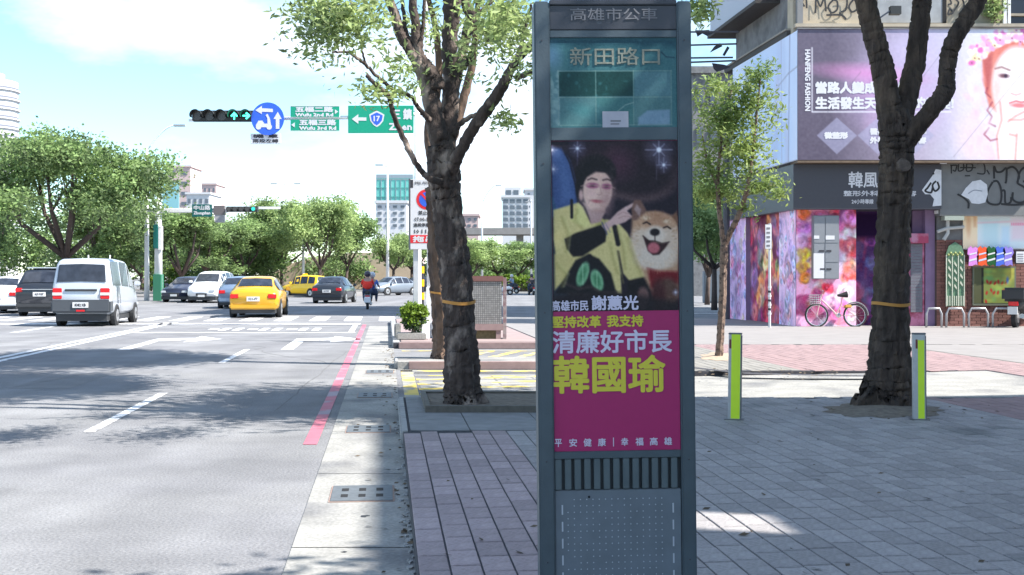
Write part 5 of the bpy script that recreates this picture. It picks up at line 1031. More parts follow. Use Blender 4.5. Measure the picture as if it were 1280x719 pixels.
# street-side upper wall, window, dark eave, projecting pale box
su = X_(995) + .25
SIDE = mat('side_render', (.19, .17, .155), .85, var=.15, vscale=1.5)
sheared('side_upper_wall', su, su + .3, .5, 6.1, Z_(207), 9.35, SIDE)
def sp(y, z, dx=0): return (su + DX / DY * y + dx, BZ + y, z - SW)
def spanel(name, y0, y1, z0, z1, d0, d1, m, parent=bd):
    pts = [(su + DX / DY * y0 - d1, BZ + y0), (su + DX / DY * y1 - d1, BZ + y1), (su + DX / DY * y1 - d0, BZ + y1), (su + DX / DY * y0 - d0, BZ + y0)][::-1]
    return MB().prism(pts, z0 - SW, z1 - SW).build(name, m, parent)
wf = spanel('side_window', 1.6, 3.2, 8.25, 9.1, 0, .06, mat('old_frame', (.09, .085, .08), .7)); spanel('pane', 1.7, 2.35, 8.32, 9.04, .061, .066, mat('window_glass', (.30, .34, .40), .12, spec=.8), wf); spanel('pane', 2.45, 3.1, 8.32, 9.04, .061, .066, MATS['dark_glass'], wf)
spanel('eave', .3, 6.3, Z_(38) - .10, Z_(38) + .06, 0, .40, mat('dark_eave', (.05, .045, .042), .8, var=.2)); spanel('eave_trim', .3, 6.3, Z_(38) + .06, Z_(38) + .11, .0, .43, mat('eave_trim', (.25, .23, .2), .8))
for y_ in (.9, 1.6): spanel('wall_strip', y_, y_ + .08, 8.2, 9.3, 0, .03, mat('strip_dark', (.07, .06, .06), .8))
spanel('projecting_box', 1.4, 6.3, 9.2, 10.4, 0, .85, mat('pale_blue_panel', (.38, .41, .48), .6)); spanel('box_underside', 1.35, 6.4, 9.1, 9.2, 0, .92, MATS['dark_eave'])
# electricity box, on the pillar
eb = thing('meter_cabinet', 'grey wall-mounted meter cabinet with notices on the pink flowered pillar', 'cabinet', (0, 0, 0)); ebm = mat('meter_grey', (.22, .235, .26), .5, var=.05)
MB().box(X_(1014), X_(1046), BZ - .24, BZ - .015, Z_(349), Z_(270)).build('case', ebm, eb, bevel=.01)
for (a, b, c, d) in ((1014.6, 1028, 271, 304), (1029, 1045.4, 271, 304), (1028.5, 1045.4, 305, 328), (1028.5, 1045.4, 329, 348.5), (1014.6, 1027.5, 305, 348.5)): MB().box(X_(a), X_(b), BZ - .252, BZ - .24, Z_(d), Z_(c)).build('door', ebm, eb, bevel=.004)
for a, b, c, d in ((1029, 1040, 295, 300), (1014.5, 1021, 295, 299), (1014, 1027, 317, 348)): MB().box(X_(a), X_(b), BZ - .258, BZ - .253, Z_(d), Z_(c)).build('notice', SIGNW, eb)
for a, c in ((1021, 313), (1030, 313), (1022, 335.5), (1030, 335.5)): MB().box(X_(a), X_(a + 6), BZ - .262, BZ - .253, Z_(c + 2), Z_(c)).build('slot', INK, eb)
# no-parking pole by the mural
np_ = thing('striped_pole', 'thin pole with a white plate and black and white stripes by the flowered wall', 'pole', G(962, 409.5, SW)); nq = np_.location.y / F
MB().cyl((0, 0, 0), (0, 0, 130 * nq), .035, n=8).build('shaft', GALV, np_); MB().box(-.13, .05, -.05, -.035, 98 * nq, 129 * nq).build('plate', SIGNW, np_, bevel=.01)
for k in range(5): MB().box(-.09, 0, -.055, -.0505, (101 + k * 5.4) * nq, (103.5 + k * 5.4) * nq).build('print_line', GREYL, np_)
for k in range(7): MB().tube([(0, 0, (16 + k * 5.5) * nq), (0, 0, (18.7 + k * 5.5) * nq)], .045, 8).build('stripe', INK if k % 2 else SIGNW, np_)
# bicycle
bc = thing('bicycle', 'pale city bicycle with a basket and child seat leaning by the pink pillar', 'bicycle', G(1044, 408.4, SW)); wr_ = .30; bcx = lambda px: (px - 1044) * bc.location.y / F
TY = mat('tyre', (.02, .02, .022), .8); CRM = mat('bike_cream', (.55, .36, .36), .4); CHR = mat('chrome', (.6, .6, .62), .25, metal=.8)
def wheel_ring(cx, nm):
    pts = [(cx + wr_ * math.cos(t), 0, wr_ + wr_ * math.sin(t)) for t in np.linspace(0, 2 * math.pi, 25)]; w = MB().tube(pts, .02, 6, cap=False).build(nm, TY, bc)
    pts = [(cx + (wr_ - .03) * math.cos(t), 0, wr_ + (wr_ - .03) * math.sin(t)) for t in np.linspace(0, 2 * math.pi, 25)]; MB().tube(pts, .012, 5, cap=False).build('rim', CHR, w)
    mb = MB()
    for k in range(14): t = math.pi * 2 * k / 14; mb.tube([(cx, .0, wr_), (cx + (wr_ - .03) * math.cos(t), 0, wr_ + (wr_ - .03) * math.sin(t))], .003, 3)
    mb.build('spokes', CHR, w)
xa, xb = bcx(1021), bcx(1069); wheel_ring(xa, 'wheel'); wheel_ring(xb, 'wheel'); z0 = wr_
bcs = MB()
for a, b, r in (((xa, z0), (xa + .16, .88), .016), ((xa + .14, .72), (xa + .50, .36), .02), ((xa + .50, .30), (xb - .34, .62), .018), ((xa + .5, .3), (xb, z0), .012), ((xb - .36, .56), (xb, z0), .011), ((xb - .42, .32), (xb - .33, .80), .016), ((xa + .45, .36), (xb - .42, .32), .018)): bcs.tube([(a[0], 0, a[1]), (b[0], 0, b[1])], r, 8)
bcs.build('frame', CRM, bc); MB().tube([(xa + .12, -.24, .95), (xa + .17, 0, .92), (xa + .12, .24, .95)], .013, 6).build('handlebar', CHR, bc); MB().tube([(xb - .46, 0, .83), (xb - .32, 0, .84), (xb - .20, 0, .86)], [.03, .06, .09], 8).build('saddle', TY, bc)
fd = [(xb + .35 * math.cos(t), 0, wr_ + .35 * math.sin(t)) for t in np.linspace(.0, 2.3, 12)]; MB().tube(fd, .022, 6).build('mudguard', CHR, bc)
mb = MB()
for k in range(5): mb.tube([(xa - .20, -.13, .60 + k * .06), (xa + .08, -.13, .60 + k * .06), (xa + .08, .13, .60 + k * .06), (xa - .20, .13, .60 + k * .06), (xa - .20, -.13, .60 + k * .06)], .006, 4)
for k in range(6): mb.tube([(xa - .2 + k * .056, -.13, .6), (xa - .2 + k * .056, -.13, .85)], .005, 4)
mb.build('basket', CHR, bc); MB().box(xb - .28, xb - .1, -.09, .09, .5, .58).build('bag', mat('yellow_bag', (.55, .32, .06), .6), bc, bevel=.02); MB().ball((xb - .44, 0, .3), .07, 10, 6, (1, .3, 1)).build('chainwheel', CHR, bc)
bc.rotation_euler = (R(-4), 0, 0)
# colourful T-shirts hung in a row
for k, (px, c, nm) in enumerate(((1216, (205, 130, 205), 'lilac'), (1228, (226, 84, 44), 'orange'), (1239, (18, 84, 42), 'dark green'), (1250, (70, 100, 200), 'blue'), (1260, (136, 120, 200), 'violet'))):
    t = thing('shirt', f'{nm} patterned shirt hanging in the shop row above the painted window', 'shirt', P(px, 332, BZ - .16), group='shirts hung in a row'); m = mat('cloth_' + nm.replace(' ', '_'), c8(*c), .9, var=.1, vscale=8)
    w = .12; q_ = .03 * ((k * 7) % 3 - 1); MB().slabxz([(-w * .95, .02 + q_), (-w * .2, -.01), (w * .5, .03), (w, -.01 - q_), (w * .8, .24), (w * 1.25, .34), (w * .95, .47), (w * .4, .50), (0, .45), (-w * .45, .52), (-w * 1.1, .45), (-w * 1.2, .30), (-w * .78, .26)], -.015, .015).build('cloth', m, t)
    MB().slabxz([(-w * .9, .10), (w * .85, .16), (w * .85, .21), (-w * .85, .15)], -.019, -.0155).build('stripe', SIGNW if k % 2 == 0 else mat('pale_print', (.5, .55, .7), .8), t); MB().slabxz([(-w * .8, .27), (w * .8, .32), (w * .8, .36), (-w * .8, .31)], -.019, -.0155).build('print', SIGNW if k % 2 == 0 else mat('pale_print', (.5, .55, .7), .8), t)
t = thing('price_board', 'small white framed board hanging at the end of the shirt row', 'board', P(1275, 330, BZ - .16)); MB().box(-.13, .13, -.02, .02, 0, .36).build('frame', INK, t); MB().box(-.11, .11, -.024, -.0205, .03, .33).build('sheet', SIGNW, t)
for k in range(4): MB().box(-.08, .08, -.028, -.0245, .07 + k * .06, .09 + k * .06).build('print_line', GREYL, t)
# green ornamental lattice
t = thing('lattice_screen', 'tall arched green and white ornamental screen against the brick wall', 'screen', P(1194, 383, BZ - .12)); LG_ = mat('lattice_green', (.10, .20, .12), .6, var=.2, vscale=6); w = .24; H = 1.72; LW = mat('lattice_cream', (.50, .52, .42), .6)
MB().slabxz([(-w, 0), (w, 0), (w, H * .82), (w * .7, H * .94), (0, H), (-w * .7, H * .94), (-w, H * .82)], 0, .03).build('back_panel', LG_, t)
for x in (-w, -w / 3, w / 3, w): MB().box(x - .012, x + .012, -.02, -.001, .0, H * .8).build('bar', LW, t)
for k in range(8): MB().box(-w + .02 + k * .06, -w + .045 + k * .06, -.018, -.0015, .02, .28).build('baluster', LW, t)
for i in range(3):
    for k in range(4): MB().slabxz([(-w * .66 + i * w * .66 - .035, .62 + k * .2 - (i % 2) * .08), (-w * .66 + i * w * .66 + .03, .53 + k * .2 - (i % 2) * .08), (-w * .66 + i * w * .66 + .04, .58 + k * .2 - (i % 2) * .08), (-w * .66 + i * w * .66 - .02, .68 + k * .2 - (i % 2) * .08)], -.022, -.002).build('leaf_ornament', LW, t)
for k in range(7): MB().ball((-w * .75 + k * w * .25, -.01, H * .80 + .05 * (k % 2)), .035, 6, 4).build('boss', mat('lattice_lime', (.30, .34, .12), .6), t)
# hoops
for k, (a, b, lb_) in enumerate(((1158, 1177, 'steel bike hoop in front of the grey roller shutter'), (1183, 1205, 'steel bike hoop below the green ornamental screen'), (1211, 1235, 'steel bike hoop left of the painted shop window'), (1241, 1270, 'steel bike hoop beside the parked black scooter'))):
    ob = G((a + b) / 2, 409.6, SW);  w = (b - a) / 2 * ob.y / F; t = thing('bike_hoop', lb_, 'bike rack', ob, group='steel hoops in front of the shop')
    MB().tube([(-w, 0, 0), (-w, 0, .36), (-w * .7, 0, .50), (w * .7, 0, .50), (w, 0, .36), (w, 0, 0)], .03, 8).build('hoop', mat('hoop_steel', (.36, .36, .38), .4, metal=.3), t, smooth=True)
# overhead wires with rags
wires = [((862, 38), (921, 40)), ((862, 56), (919, 55)), ((862, 71), (914, 72)), ((862, 78), (917, 76))]
wt = thing('overhead_wires', 'sagging overhead cables strung from the corner building past the totem', 'cable', (0, 0, 0)); 
for k, ((a, b), (c, d)) in enumerate(wires):
    p, q = P(a - 60, b - 6, 36), P(c + 2, d, 34.5); mid = (p + q) / 2 - Vector((0, 0, .1)); MB().tube([p, mid, q], .028, 5).build('cable', INK, wt)
for k, (pts, lb_) in enumerate((([(869, 38), (886, 38), (893, 41), (884, 45), (878, 42), (872, 46)], 'dark rag hanging on the top overhead cable'), ([(887, 66), (893, 58), (900, 54), (903, 58), (895, 62)], 'dark torn rag on the middle overhead cable'), ([(903, 69), (909, 58), (912, 60), (906, 70)], 'thin dark strip of rag on the middle cable near the eave'), ([(890, 79), (905, 81), (914, 84), (905, 87), (896, 90), (892, 86)], 'dark rag under the lowest cable by the eave'))):
    MBp = MB().slabxz([((a - CX) / F * 35.2, Z_(b, 35.2)) for a, b in pts], 35.18, 35.22); tag(MBp.build('cable_rag', INK), lb_, 'rag', 'dark rags caught on the cables')
pole2 = thing('utility_pole', 'dark utility pole behind the young tree beside the side billboard', 'pole', G(908, 399, SW)); MB().tube([(0, 0, 0), (0, 0, 7.3)], [.12, .09], 8).build('shaft', mat('pole_dark', (.08, .08, .09), .7), pole2)
# unseen block added behind the camera on the right to shade the pavement
nb_ = thing('shade_block', 'plain unseen block added behind the viewer to shade the pavement', 'building', (0, 0, SW))
NBX, NBF, NBH = 8.98, 11.0, 12.0
NBS = NBX + 157 / F * NBF; RH = 9.5
MB().prism([S(NBS, -26)[:2], (30, -26), (30, NBF), (NBX, NBF)], 0, RH).build('walls', GREYW, nb_)
for a_, b_, z0_, z1_ in ((-26, 3.95, RH, NBH), (3.95, 4.48, 10.75, NBH), (4.48, 5.1, RH, NBH), (5.1, 5.27, 10.55, NBH), (5.1, 5.27, RH, 10.15), (5.27, NBF, RH, NBH)):  # added wall extends the shade; its slots let sun patches onto the paving
    MB().prism([S(NBS, a_)[:2], S(NBS + .2, a_)[:2], S(NBS + .2, b_)[:2], S(NBS, b_)[:2]], z0_, z1_).build('shade_screen', GREYW, nb_)
MB().box(NBX, 30, NBF - .2, NBF, RH, NBH).build('shade_screen', GREYW, nb_)
for k in range(3):
    for j in range(5): MB().box(NBX + 1.2 + j * 3.6, NBX + 3.4 + j * 3.6, NBF - .01, NBF + .05, 1 + k * 3.1, 2.6 + k * 3.1).build('window', MATS['dark_glass'], nb_)
tb_ = thing('shade_tower', 'tall plain unseen block added behind the corner shop building to shade the crossing', 'building', (0, 0, 0))  # hidden block added to cast the shade band over the crossing
MB().prism([(15.6, 38.9), (30, 38.9), (30, 51.5), (15.6, 51.5)], 0, 33).build('walls', GREYW, tb_)
for k in range(9):
    for j in range(4): MB().box(16.6 + j * 3.3, 18.6 + j * 3.3, 38.82, 38.92, 2 + k * 3.4, 3.7 + k * 3.4).build('window', MATS['dark_glass'], tb_)
for (lb, x, y, h, r, n_) in (('unseen leafy tree added just right of the viewer, its crown shading the totem', 5.2, 3.1, 6.6, 2.1, 9000),):  # out-of-view tree added so that its crown keeps sun off the totem
    t_ = thing('roadside_tree', lb, 'tree', (x, y, SW)); MB().tube([(0, 0, 0), (.1, 0, 2.0), (0, 0, h * .7)], [.2, .16, .1], 10, .08).build('trunk', BARK3, t_, smooth=True)
    for q in range(4): a_ = q * 1.6; MB().tube([(0, 0, h * .45), (math.cos(a_) * r * .6, math.sin(a_) * r * .6, h * .8)], [.09, .04], 8, .08).build('limb', BARK3, t_)
    obj('crown', leaf_mesh('crown', in_blobs([(0, 0, h * .86, r, r, 1.1), (-.8, .2, h * .78, r * .7, r * .8, .9), (.6, -.4, h * .95, r * .7, r * .7, .9)], n_, 10, .2, .8, 4), .19, .45, .6, 4), LEAFA, t_)['kind'] = 'stuff'
# scar on the right tree
sc_ = thing('x', None, None); bpy.data.objects.remove(sc_)
# ================================================================== VEHICLES
def paint(name, c, metal=.0): return mat(name, c8(*c), .32, metal=metal, coat=.6, spec=.5)
GLS = mat('car_glass', (.03, .035, .048), .10, spec=.5, var=.5, vscale=1.3); RUB = mat('rubber', (.018, .018, .02), .85); RIM = mat('alloy', (.42, .43, .45), .35, metal=.6); TRIM = mat('black_trim', (.03, .032, .036), .6)
TL = mat('tail_red', c8(200, 24, 34), .25); CLR = mat('clear_lens', (.6, .62, .64), .15); PLW = mat('plate_white', (.62, .62, .62), .5)
PROF = {
 'sedan': dict(st=[(-2.28, .42, .78, .84, .70, .74, .60), (-2.20, .26, .90, .99, .80, .81, .68), (-1.62, .22, .95, 1.06, .85, .85, .68), (-1.0, .2, .95, 1.40, .87, .86, .57), (-.3, .2, .94, 1.46, .88, .87, .59), (.42, .2, .92, 1.41, .88, .87, .57), (1.18, .2, .90, .98, .87, .85, .70), (2.0, .22, .74, .80, .84, .80, .66), (2.26, .36, .62, .68, .72, .70, .55)],
   side=[(2, 3, .45, .98), (3, 4, .04, .96), (4, 5, .04, .96), (5, 6, .04, .5)], rear=2, front=5, wb=(-1.32, 1.36), wr=.315, hw=.88),
 'suv': dict(st=[(-2.22, .48, .98, 1.04, .76, .80, .72), (-2.16, .34, 1.08, 1.16, .86, .86, .76), (-1.86, .30, 1.10, 1.68, .89, .87, .62), (-1.0, .28, 1.09, 1.75, .90, .88, .64), (-.1, .28, 1.06, 1.75, .90, .88, .64), (.55, .28, 1.04, 1.66, .90, .88, .62), (1.2, .28, 1.0, 1.10, .89, .86, .72), (1.95, .3, .88, .95, .86, .82, .68), (2.2, .42, .70, .78, .76, .72, .6)],
   side=[(2, 3, .06, .96), (3, 4, .04, .96), (4, 5, .04, .96), (5, 6, .04, .45)], rear=1, front=5, wb=(-1.32, 1.36), wr=.35, hw=.90),
 'van': dict(st=[(-2.12, .46, .98, 1.10, .74, .78, .74), (-2.08, .40, 1.14, 1.22, .79, .80, .76), (-1.96, .32, 1.18, 1.88, .83, .81, .70), (-1.80, .30, 1.18, 1.97, .83, .81, .68), (-.6, .30, 1.16, 1.99, .83, .81, .68), (.5, .30, 1.12, 1.95, .83, .81, .67), (.78, .30, 1.10, 1.88, .83, .81, .66), (1.55, .30, 1.02, 1.10, .82, .79, .70), (2.05, .34, .78, .84, .78, .74, .62), (2.14, .42, .66, .72, .72, .70, .56)],
   side=[(3, 4, .06, .95), (4, 5, .05, .94), (5, 7, .05, .62)], rear=1, front=6, wb=(-1.30, 1.32), wr=.30, hw=.83)}
def ring_(s):
    y, zl, zb, zt, wl_, wb_, wt = s
    h = [(0, zl), (wl_ * .82, zl), (wl_, zl + .14), (wb_ + .015, (zl + zb) / 2 + .08), (wb_, zb), (wt + .02, zt - .06), (wt * .86, zt), (0, zt + .02)]
    return [Vector((x, y, z)) for x, z in h] + [Vector((-x, y, z)) for x, z in reversed(h[1:-1])]
def make_car(kind, name, label, cat, body, plate='', extras=(), scale=1.0, plate_text=None, lower=None, group=None):
    pr = PROF[kind]; st = pr['st']; t = thing(name, label, cat, group=group); mb = MB(); rings = [ring_(s) for s in st]; n = len(rings[0])
    for r_ in rings: mb.v += [tuple(v) for v in r_]
    for i in range(len(rings) - 1):
        for k in range(n): a = i * n + k; b = i * n + (k + 1) % n; mb.f.append((a, b, b + n, a + n)[::-1])
    mb.f.append(tuple(range(n))); mb.f.append(tuple(reversed(range((len(rings) - 1) * n, len(rings) * n))))
    bo = mb.build('body', body, t)
    import bmesh
    bm = bmesh.new(); bm.from_mesh(bo.data); bmesh.ops.recalc_face_normals(bm, faces=bm.faces); bmesh.ops.bevel(bm, geom=[e for e in bm.edges if e.is_manifold and e.calc_face_angle(0) > .35], offset=.03, segments=2, affect='EDGES', clamp_overlap=True); bm.to_mesh(bo.data); bm.free(); bo.data.shade_smooth()
    def patch(nm, A, B, Cc, D, m, off=.012, parent=t, inset=.06):
        c = (A + B + Cc + D) / 4; q = [p + (c - p) * inset for p in (A, B, Cc, D)]; nn = (q[1] - q[0]).cross(q[3] - q[0]).normalized()
        if nn.dot(c - Vector((0, c.y, .8))) < 0 and abs(c.x) > .3: nn = -nn
        elif abs(c.x) <= .3 and nn.z < 0: nn = -nn
        return MB().quad(*[p + nn * off for p in q]).build(nm, m, parent)
    def lerp(i0, i1, f, k): a = rings[i0][k]; b = rings[i1][k]; return a + (b - a) * f
    for (i0, i1, f0, f1) in pr['side']:
        for kk in ((4, 5), (n - 4, n - 5)):
            patch('side_window', lerp(i0, i1, f0, kk[0]), lerp(i0, i1, f1, kk[0]), lerp(i0, i1, f1, kk[1]), lerp(i0, i1, f0, kk[1]), GLS)
    for nm, i in (('rear_window', pr['rear']), ('windscreen', pr['front'])):
        a, b = rings[i], rings[i + 1]; j = 6; o = n - 6
        def row(f): q = a + [] ; P_ = [a[k] + (b[k] - a[k]) * f for k in (5, 6, 7, n - 6, n - 5)]; P_[0] = P_[0] * .35 + P_[1] * .65; P_[-1] = P_[-1] * .35 + P_[-2] * .65; return P_
        lo, hi = row(.12), row(.88); nn = (lo[1] - lo[3]).cross(hi[2] - lo[2]).normalized(); nn = nn if nn.z > 0 else -nn; mbg = MB()
        for q in range(4): mbg.quad(*[p + nn * .022 for p in (lo[q], lo[q + 1], hi[q + 1], hi[q])])
        mbg.build(nm, GLS, t)
    hw = pr['hw']; wr = pr['wr']
    for y in pr['wb']:
        for s in (-1, 1):
            MB().tube([(s * (hw - .10), y, wr), (s * (hw + .012), y, wr)], [wr * 1.13, wr * 1.13], 20).build('wheel_arch', TRIM, t)
            w = MB().tube([(s * (hw - .19), y, wr), (s * (hw - .17), y, wr), (s * (hw + .01), y, wr), (s * (hw + .025), y, wr)], [wr * .92, wr, wr, wr * .9], 20).build('wheel', RUB, t)
            MB().tube([(s * (hw + .015), y, wr), (s * (hw + .034), y, wr)], [wr * .66, wr * .58], 16).build('rim', RIM, w)
            mbs = MB()
            mbs.disc((s * (hw + .036), y, wr), wr * .2, 'x', 12)
            mbs.build('hub_cap', TRIM, w)
    MB().box(-hw * .86, hw * .86, st[0][0] + .05, st[-1][0] - .05, .16, .34).build('underbody', TRIM, t)
    yr = st[0][0]; yf_ = st[-1][0]; zb = st[1][2]
    for s in (-1, 1):
        MB().box(min(s * (hw - .02), s * (hw + .16)), max(s * (hw - .02), s * (hw + .16)), .85 if kind != 'van' else 1.25, 1.05 if kind != 'van' else 1.4, zb + .02, zb + .17).build('mirror', body, t, bevel=.03)
        if kind == 'van': MB().box(min(s * .54, s * .80), max(s * .54, s * .80), yr - .02, yr + .12, .80, 1.12).build('tail_light', TL, t, bevel=.015); MB().box(min(s * .54, s * .80), max(s * .54, s * .80), yr - .03, yr + .1, .91, .99).build('clear_band', CLR, t)
        elif kind == 'sedan': MB().box(min(s * .50, s * .80), max(s * .50, s * .80), yr - .02, yr + .16, .68, .84).build('tail_light', TL, t, bevel=.02)
        else: MB().box(min(s * .60, s * .86), max(s * .60, s * .86), yr - .02, yr + .14, .88, 1.04).build('tail_light', TL, t, bevel=.02)
        MB().box(min(s * .44, s * .76), max(s * .44, s * .76), yf_ - .14, yf_ + .02, .52 if kind != 'suv' else .62, .66 if kind != 'suv' else .78).build('headlight', CLR, t, bevel=.03)
    pz = .58 if kind == 'van' else (.66 if kind == 'sedan' else .80)
    if kind == 'van':
        MB().box(-.84, .84, yr - .07, yr + .35, .40, .78).build('rear_bumper', mat('bumper_grey', (.06, .068, .08), .6), t, bevel=.05); MB().box(-.45, .45, yr - .03, yr + .02, 1.03, 1.09).build('handle_strip', TRIM, t); MB().box(-.12, .12, yr - .078, yr - .06, .44, .49).build('reflector', TL, t); pz = .62; MB().box(.18, .30, .2, .7, 1.97, 2.02).build('roof_rack', PWH, t) if 0 else None
        mbx = yr - .085
    else:
        MB().box(-hw * .93, hw * .93, yr - .03, yr + .3, .30, .52).build('rear_bumper', body if kind == 'sedan' else TRIM, t, bevel=.05); mbx = yr - .04
    p = MB().box(-.22, .22, mbx - .012, mbx + .03, pz - .07, pz + .09).build('number_plate', PLW, t)
    if plate_text: lettering(plate_text, -.16, .16, pz - .035, pz + .055, mbx - .015, INK, p, bold=.004, res=1)
    MB().box(-.30, .30, yf_ - .02, yf_ + .03, .40, .54).build('grille', TRIM, t); MB().box(-.19, .19, yf_ + .02, yf_ + .045, .34, .46).build('number_plate', PLW, t)
    return t
def park(t, px, pyb, head, z=0.0, sc=1.0, refy=None):               # px/pyb: where the middle of the lower nearest end stands
    g = G(px, pyb, z); L = PROF_L.get(t.name.split('.')[0], 2.1); a = AL + R(head); back = Vector((-math.sin(a), math.cos(a), 0)) * 2.15 * (1 if abs(head) < 90 else -1)
    t.location = g + back; t.rotation_euler = (0, 0, a); t.scale = (sc, sc, sc)
PROF_L = {}
SILV = paint('silver_paint', (184, 190, 198), .25); WHT = paint('white_car_paint', (226, 228, 232)); DKG = paint('dark_grey_paint', (42, 46, 54), .2); YEL = paint('taxi_yellow', (196, 148, 26)); YEL2 = paint('bright_yellow', (250, 200, 10)); NAV = paint('navy_paint', (48, 54, 74), .2); BLG = paint('blue_grey_paint', (110, 128, 152), .3); DSL = paint('grey_silver_paint', (130, 140, 152), .3)
v = make_car('van', 'parked_van', 'silver-blue minivan seen from behind with dark rear bumper, on the left of the street', 'van', SILV, plate_text='8382·XB'); v.name = 'silver_van'; park(v, 101, 408.5, 0)
for s in (-.35, .3): MB().tube([(s, .2, 1.98), (s, .2, 2.12)], .02, 6).build('roof_fitting', PWH, v)
v = make_car('suv', 'dark_suv', 'dark grey SUV with pale roof half hidden behind the silver van', 'car', DKG, plate_text='ALP-9187'); park(v, 50, 395.5, 0)
MB().box(-.6, .6, -1.75, .4, 1.755, 1.80).build('roof_panel', SILV, v, bevel=.02); MB().box(-.62, .62, -2.27, -2.2, .97, 1.0).build('chrome_strip', RIM, v)
v = make_car('sedan', 'white_car', 'white sedan cut off by the left edge of the picture', 'car', WHT); park(v, -4, 392, 0)
v = make_car('sedan', 'yellow_taxi', 'yellow taxi sedan seen from behind crossing the zebra stripes', 'taxi', YEL, plate_text='521-F7'); park(v, 317, 397.5, 0)
v = make_car('sedan', 'grey_sedan', 'blue-grey sedan half hidden left of the yellow taxi', 'car', BLG); park(v, 296, 386, 2)
v = make_car('suv', 'white_suv', 'white SUV facing the viewer between the navy sedan and the taxi', 'car', WHT); park(v, 252, 379, 172)
v = make_car('sedan', 'navy_sedan', 'navy sedan facing the viewer beside the far green-footed mast', 'car', NAV); park(v, 218, 378, 168)
v = make_car('suv', 'yellow_van', 'bright yellow taxi van turned sideways beyond the yellow taxi', 'taxi', YEL2); g = G(378, 372); v.scale = (.8, .74, .88); v.location = g + Vector((0, 1, 0)); v.rotation_euler = (0, 0, R(63))
MB().box(-.3, .3, -.1, .1, 1.76, 1.88).build('roof_sign', YEL2, v, bevel=.02)
v = make_car('sedan', 'black_sedan', 'black sedan seen from behind left of the scooter riders', 'car', DKG, plate_text='6J-3087'); park(v, 414, 379.5, -3); v.rotation_euler[2] -= R(6)
v = make_car('sedan', 'silver_sedan', 'small silver sedan turned half towards the viewer right of the scooter riders', 'car', DSL); g = G(489, 369.5); v.location = g + Vector((0, 1.5, 0)); v.rotation_euler = (0, 0, R(138))
v = make_car('sedan', 'dark_car', 'dark car mostly hidden behind the post of the tow-away board', 'car', DKG); g = G(511, 367.5); v.location = g + Vector((0.4, 4, 0)); v.rotation_euler = (0, 0, R(100))
v = make_car('suv', 'white_minibus', 'white vehicle beyond the trees just right of the totem', 'van', WHT); g = G(862, 366); v.location = g + Vector((0, 2, 0)); v.rotation_euler = (0, 0, R(80)); v.scale = (1, 1.1, 1.25)

# scooters and riders
SKIN = mat('skin', (.42, .26, .20), .6); DEN = mat('jeans', (.05, .07, .13), .8); HAIR = mat('dark_hair', (.02, .017, .015), .6)
def skin_body(nm, joints, edges, m, parent, sub=1):
    me = bpy.data.meshes.new(nm); me.from_pydata([j[:3] for j in joints], edges, []); me.update(); o = obj(nm, me, m, parent)
    md_ = o.modifiers.new('s', 'SKIN'); o.modifiers.new('u', 'SUBSURF').render_levels = sub; o.modifiers['u'].levels = sub
    for i, j in enumerate(joints): o.data.skin_vertices[0].data[i].radius = (j[3], j[4] if len(j) > 4 else j[3])
    o.data.skin_vertices[0].data[0].use_root = True
    dg = bpy.context.evaluated_depsgraph_get(); m2 = bpy.data.meshes.new_from_object(o.evaluated_get(dg)); 
    o.modifiers.clear(); o.data = m2; m2.shade_smooth()
    if not m2.materials: m2.materials.append(m)
    return o
def scooter(label, loc, rz, body):
    t = thing('scooter', label, 'scooter', loc, rz); f = MB()
    for y in (-.62, .62):
        w = MB().tube([(-.055, y, .23), (-.05, y, .23), (.05, y, .23), (.055, y, .23)], [.20, .23, .23, .20], 16).build('wheel', RUB, t); MB().tube([(-.06, y, .23), (.06, y, .23)], .12, 12).build('rim', RIM, w)
    MB().tube([(0, -.78, .50), (0, -.55, .60), (0, -.1, .56), (0, .05, .34), (0, .32, .30)], [.09, .17, .16, .13, .13], 12).build('rear_body', body, t, smooth=True)
    MB().tube([(0, .30, .32), (0, .45, .62), (0, .42, .90), (0, .36, .98)], [.17, .19, .12, .05], 12).build('front_shield', body, t, smooth=True)
    MB().tube([(0, -.70, .72), (0, -.3, .74), (0, .0, .72)], [.10, .14, .09], 10).build('seat', TRIM, t, smooth=True); MB().tube([(-.32, .30, 1.0), (0, .38, .98), (.32, .30, 1.0)], .022, 6).build('handlebar', TRIM, t)
    for s in (-1, 1): MB().tube([(s * .2, .36, 1.0), (s * .3, .36, 1.22)], .01, 5).build('mirror_stem', TRIM, t); MB().ball((s * .31, .36, 1.24), .06, 8, 6, (1, .4, .7)).build('mirror', TRIM, t)
    MB().box(-.10, .10, -.86, -.80, .52, .62).build('tail_light', TL, t, bevel=.01); MB().box(-.09, .09, -.90, -.88, .34, .48).build('number_plate', PLW, t)
    MB().tube([(.14, -.1, .2), (.16, -.75, .28)], [.04, .06], 8).build('exhaust', RIM, t)
    return t
